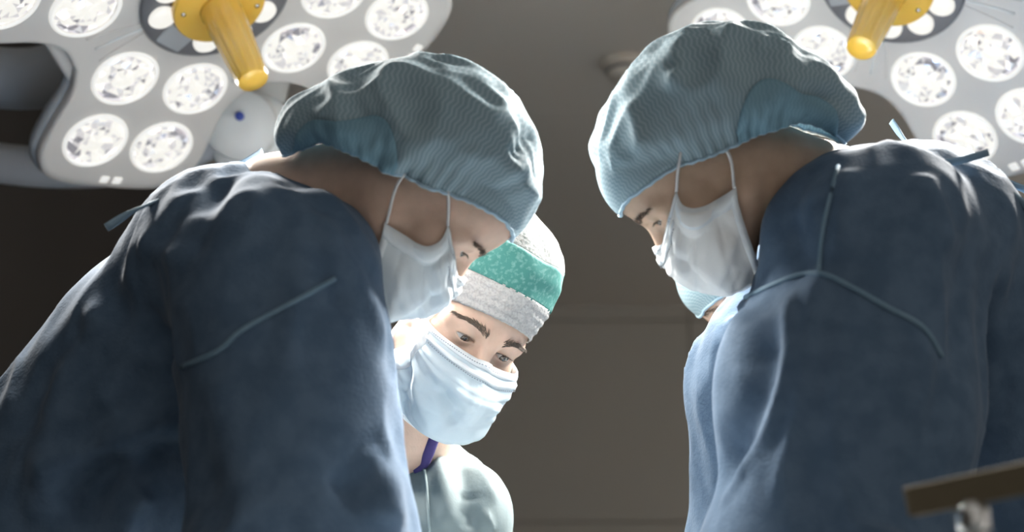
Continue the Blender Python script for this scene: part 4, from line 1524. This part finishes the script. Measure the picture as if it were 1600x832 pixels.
# ================================================================== FOURTH PERSON, ALMOST HIDDEN BEHIND THE RIGHT NURSE
def build_hidden():
    s = 0.95
    d = 1.90
    HC = P(1172, 432, d)
    front = cdir(-0.62, -0.78, 0.0)
    up = cdir(-0.78, 0.62, 0.0)
    C, M = frame(HC, front, up, s)

    def hp(x, y):
        q = np.linalg.inv(M) @ (P(x, y, d) - C)
        return (q[1], q[2])
    neck = [(C + M @ np.array((0, -0.030, -0.045)), 0.052), (P(1262, 470, 1.93), 0.056), (P(1330, 520, 1.99), 0.07), (P(1390, 620, 2.05), 0.10)]
    root, W, (C, M, Mi), fs, body = person('person',
        'person almost hidden behind the right-hand one, only cap front and forehead showing', HC, front, up, s, neck, True, 'skin_fair', (9, -22), h=0.003)
    eyeballs(root, W, M, (0, 0.95, -0.30), s)
    hairs('eyebrow', root, W, fs, brow_spec(1, 90, 23))
    hairs('eyebrow', root, W, fs, brow_spec(-1, 90, 24))
    out = [hp(*q) for q in ((1096, 492), (1078, 466), (1062, 440), (1058, 410), (1072, 375), (1100, 345), (1150, 322), (1210, 320), (1270, 345), (1310, 385), (1320, 420), (1310, 440))]
    hem = [hp(*q) for q in ((1096, 490), (1097, 478), (1106, 468), (1130, 452), (1165, 440), (1200, 432), (1240, 420), (1280, 425), (1310, 440))]
    bouffant(root, W, fs, s, out, hem, 0.088, 71)
    face_mask(root, W, fs, s, 'mask_cloth', 'mask_edge', 81)
    sh, el = P(1330, 620, 1.95), P(1290, 950, 1.90)
    sh2, el2 = P(1330, 600, 2.24), P(1290, 950, 2.20)
    spine = [P(1390, 590, 2.06), P(1490, 740, 2.12), P(1520, 960, 2.15)]
    hip = spine[-1]
    wr = np.array([0.34, 1.83, 1.09])
    wr2 = np.array([0.33, 2.00, 1.09])

    def f0(p):
        d = cone(p, spine[0], spine[1], 0.115, 0.15)
        d = smin(d, cone(p, spine[1], spine[2], 0.15, 0.18), 0.05)
        d = smin(d, cone(p, hip, (hip[0], hip[1], 0.28), 0.17, 0.20), 0.08)
        d = smin(d, cone(p, spine[0], sh, 0.10, 0.085), 0.05)
        d = smin(d, cone(p, spine[0], sh2, 0.10, 0.085), 0.05)
        d = smin(d, smin(cone(p, sh, el, 0.082, 0.08), cone(p, el, wr, 0.075, 0.05), 0.04), 0.04)
        d = smin(d, smin(cone(p, sh2, el2, 0.082, 0.08), cone(p, el2, wr2, 0.075, 0.05), 0.04), 0.04)
        return smax(d, -p[:, 2] + 0.30, 0.02)
    gown(root, f0, np.array([0.05, 1.5, 0.27]), np.array([1.15, 2.6, 1.7]), 0.011, 'gown_blue', [], 0.005, 15)
    legs_and_shoes(root, hip[0], hip[1], math.pi)
    gloved_hand(root, wr, nrm(wr - el), (0, 0.1, 1), 1)
    gloved_hand(root, wr2, nrm(wr2 - el2), (0, 0.1, 1), -1)
    return root


build_left()
build_right()
build_surgeon()
build_hidden()

# ================================================================== OPERATING TABLE (below the frame) AND THE RAIL IN FRONT
tb = empty('operating_table', (0.04, 1.36, 0))
tag(tb, 'operating table under white drapes between the gowned team', 'operating table')
v, f = box((-0.20, 1.15, 0), (0.28, 1.65, 0.07), 0.02)
mesh_obj('base', v, f, 'steel', tb)
v, f = box((-0.06, 1.25, 0.06), (0.14, 1.55, 0.80), 0.02)
mesh_obj('column', v, f, 'lamp_white', tb)
v, f = box((-0.22, 1.0, 0.78), (0.30, 1.70, 0.88), 0.03)
mesh_obj('table_top', v, f, 'lamp_grey', tb)
nx, ny = 60, 80
G = np.zeros((nx, ny, 3))
for i, a in enumerate(np.linspace(-1, 1, nx)):
    for j, b in enumerate(np.linspace(-1, 1, ny)):
        x, y = 0.04 + a * 0.50, 1.34 + b * 0.53
        ex, ey = max(abs(x - 0.04) - 0.31, 0), max(abs(y - 1.34) - 0.34, 0)
        z = 0.900 + 0.12 * math.exp(-((x - 0.04) / 0.22) ** 2) * (0.5 + 0.5 * math.tanh((2.0 - y) * 9)) - 2.2 * math.hypot(ex, ey) ** 1.15
        G[i, j] = (0.04 + np.sign(x - 0.04) * min(abs(x - 0.04), 0.31 + 0.22 * ex), 1.34 + np.sign(y - 1.34) * min(abs(y - 1.34), 0.34 + 0.22 * ey), max(z, 0.45))
fl = G.reshape(-1, 3)
fl[:, 2] += 0.006 * (1 - 2 * np.abs(vnoise(fl, 9, 4))) 
dr = mesh_obj('drape', fl, grid_faces(nx, ny), 'drape_white', tb)
md = dr.modifiers.new('thickness', 'SOLIDIFY')
md.thickness = 0.002

st = empty('instrument_stand', (0.45, 0.82, 0))
tag(st, 'blurred brass-coloured rail on a steel post in the right foreground', 'instrument stand')
a, b = P(1420, 786, 0.92), P(1700, 728, 0.84)
dirv = nrm(b - a)
upv = nrm(np.array([0, 0, 1]) - dirv * dirv[2])
sd = np.cross(dirv, upv)
L = np.linalg.norm(b - a)
v, f = box((0, -0.006, -0.0105), (L, 0.006, 0.0105), 0.002)
V = a + v[:, :1] * dirv + v[:, 1:2] * sd + v[:, 2:] * upv
mesh_obj('rail', V, f, 'rail_brass', st, smooth=False)
for px in (1524, 1660):
    t = (px - 1422) / 278.0
    q = a + (b - a) * t
    v, f = tube([q - upv * 0.008, q - np.array([0, 0, 0.3]), (q[0], q[1], 0.06)], 0.0085, 18)
    mesh_obj('post', v, f, 'steel', st)
    v, f = lathe([(0.0085, -0.030), (0.0115, -0.028), (0.0115, -0.012), (0.0085, -0.010)], q, (0, 0, 1), 20)
    mesh_obj('collar', v, f, 'steel', st)
q0, q1 = a + (b - a) * 0.367, a + (b - a) * 0.856
v, f = tube([(q0[0] - 0.14, q0[1], 0.04), (q0[0], q0[1], 0.05), (q1[0], q1[1], 0.05), (q1[0] + 0.14, q1[1], 0.04)], 0.018, 14)
mesh_obj('base_bar', v, f, 'steel', st)
for q in (q0, q1):
    v, f = tube([(q[0], q[1] - 0.12, 0.022), (q[0], q[1], 0.035), (q[0], q[1] + 0.12, 0.022)], 0.02, 14)
    mesh_obj('foot', v, f, 'steel', st)
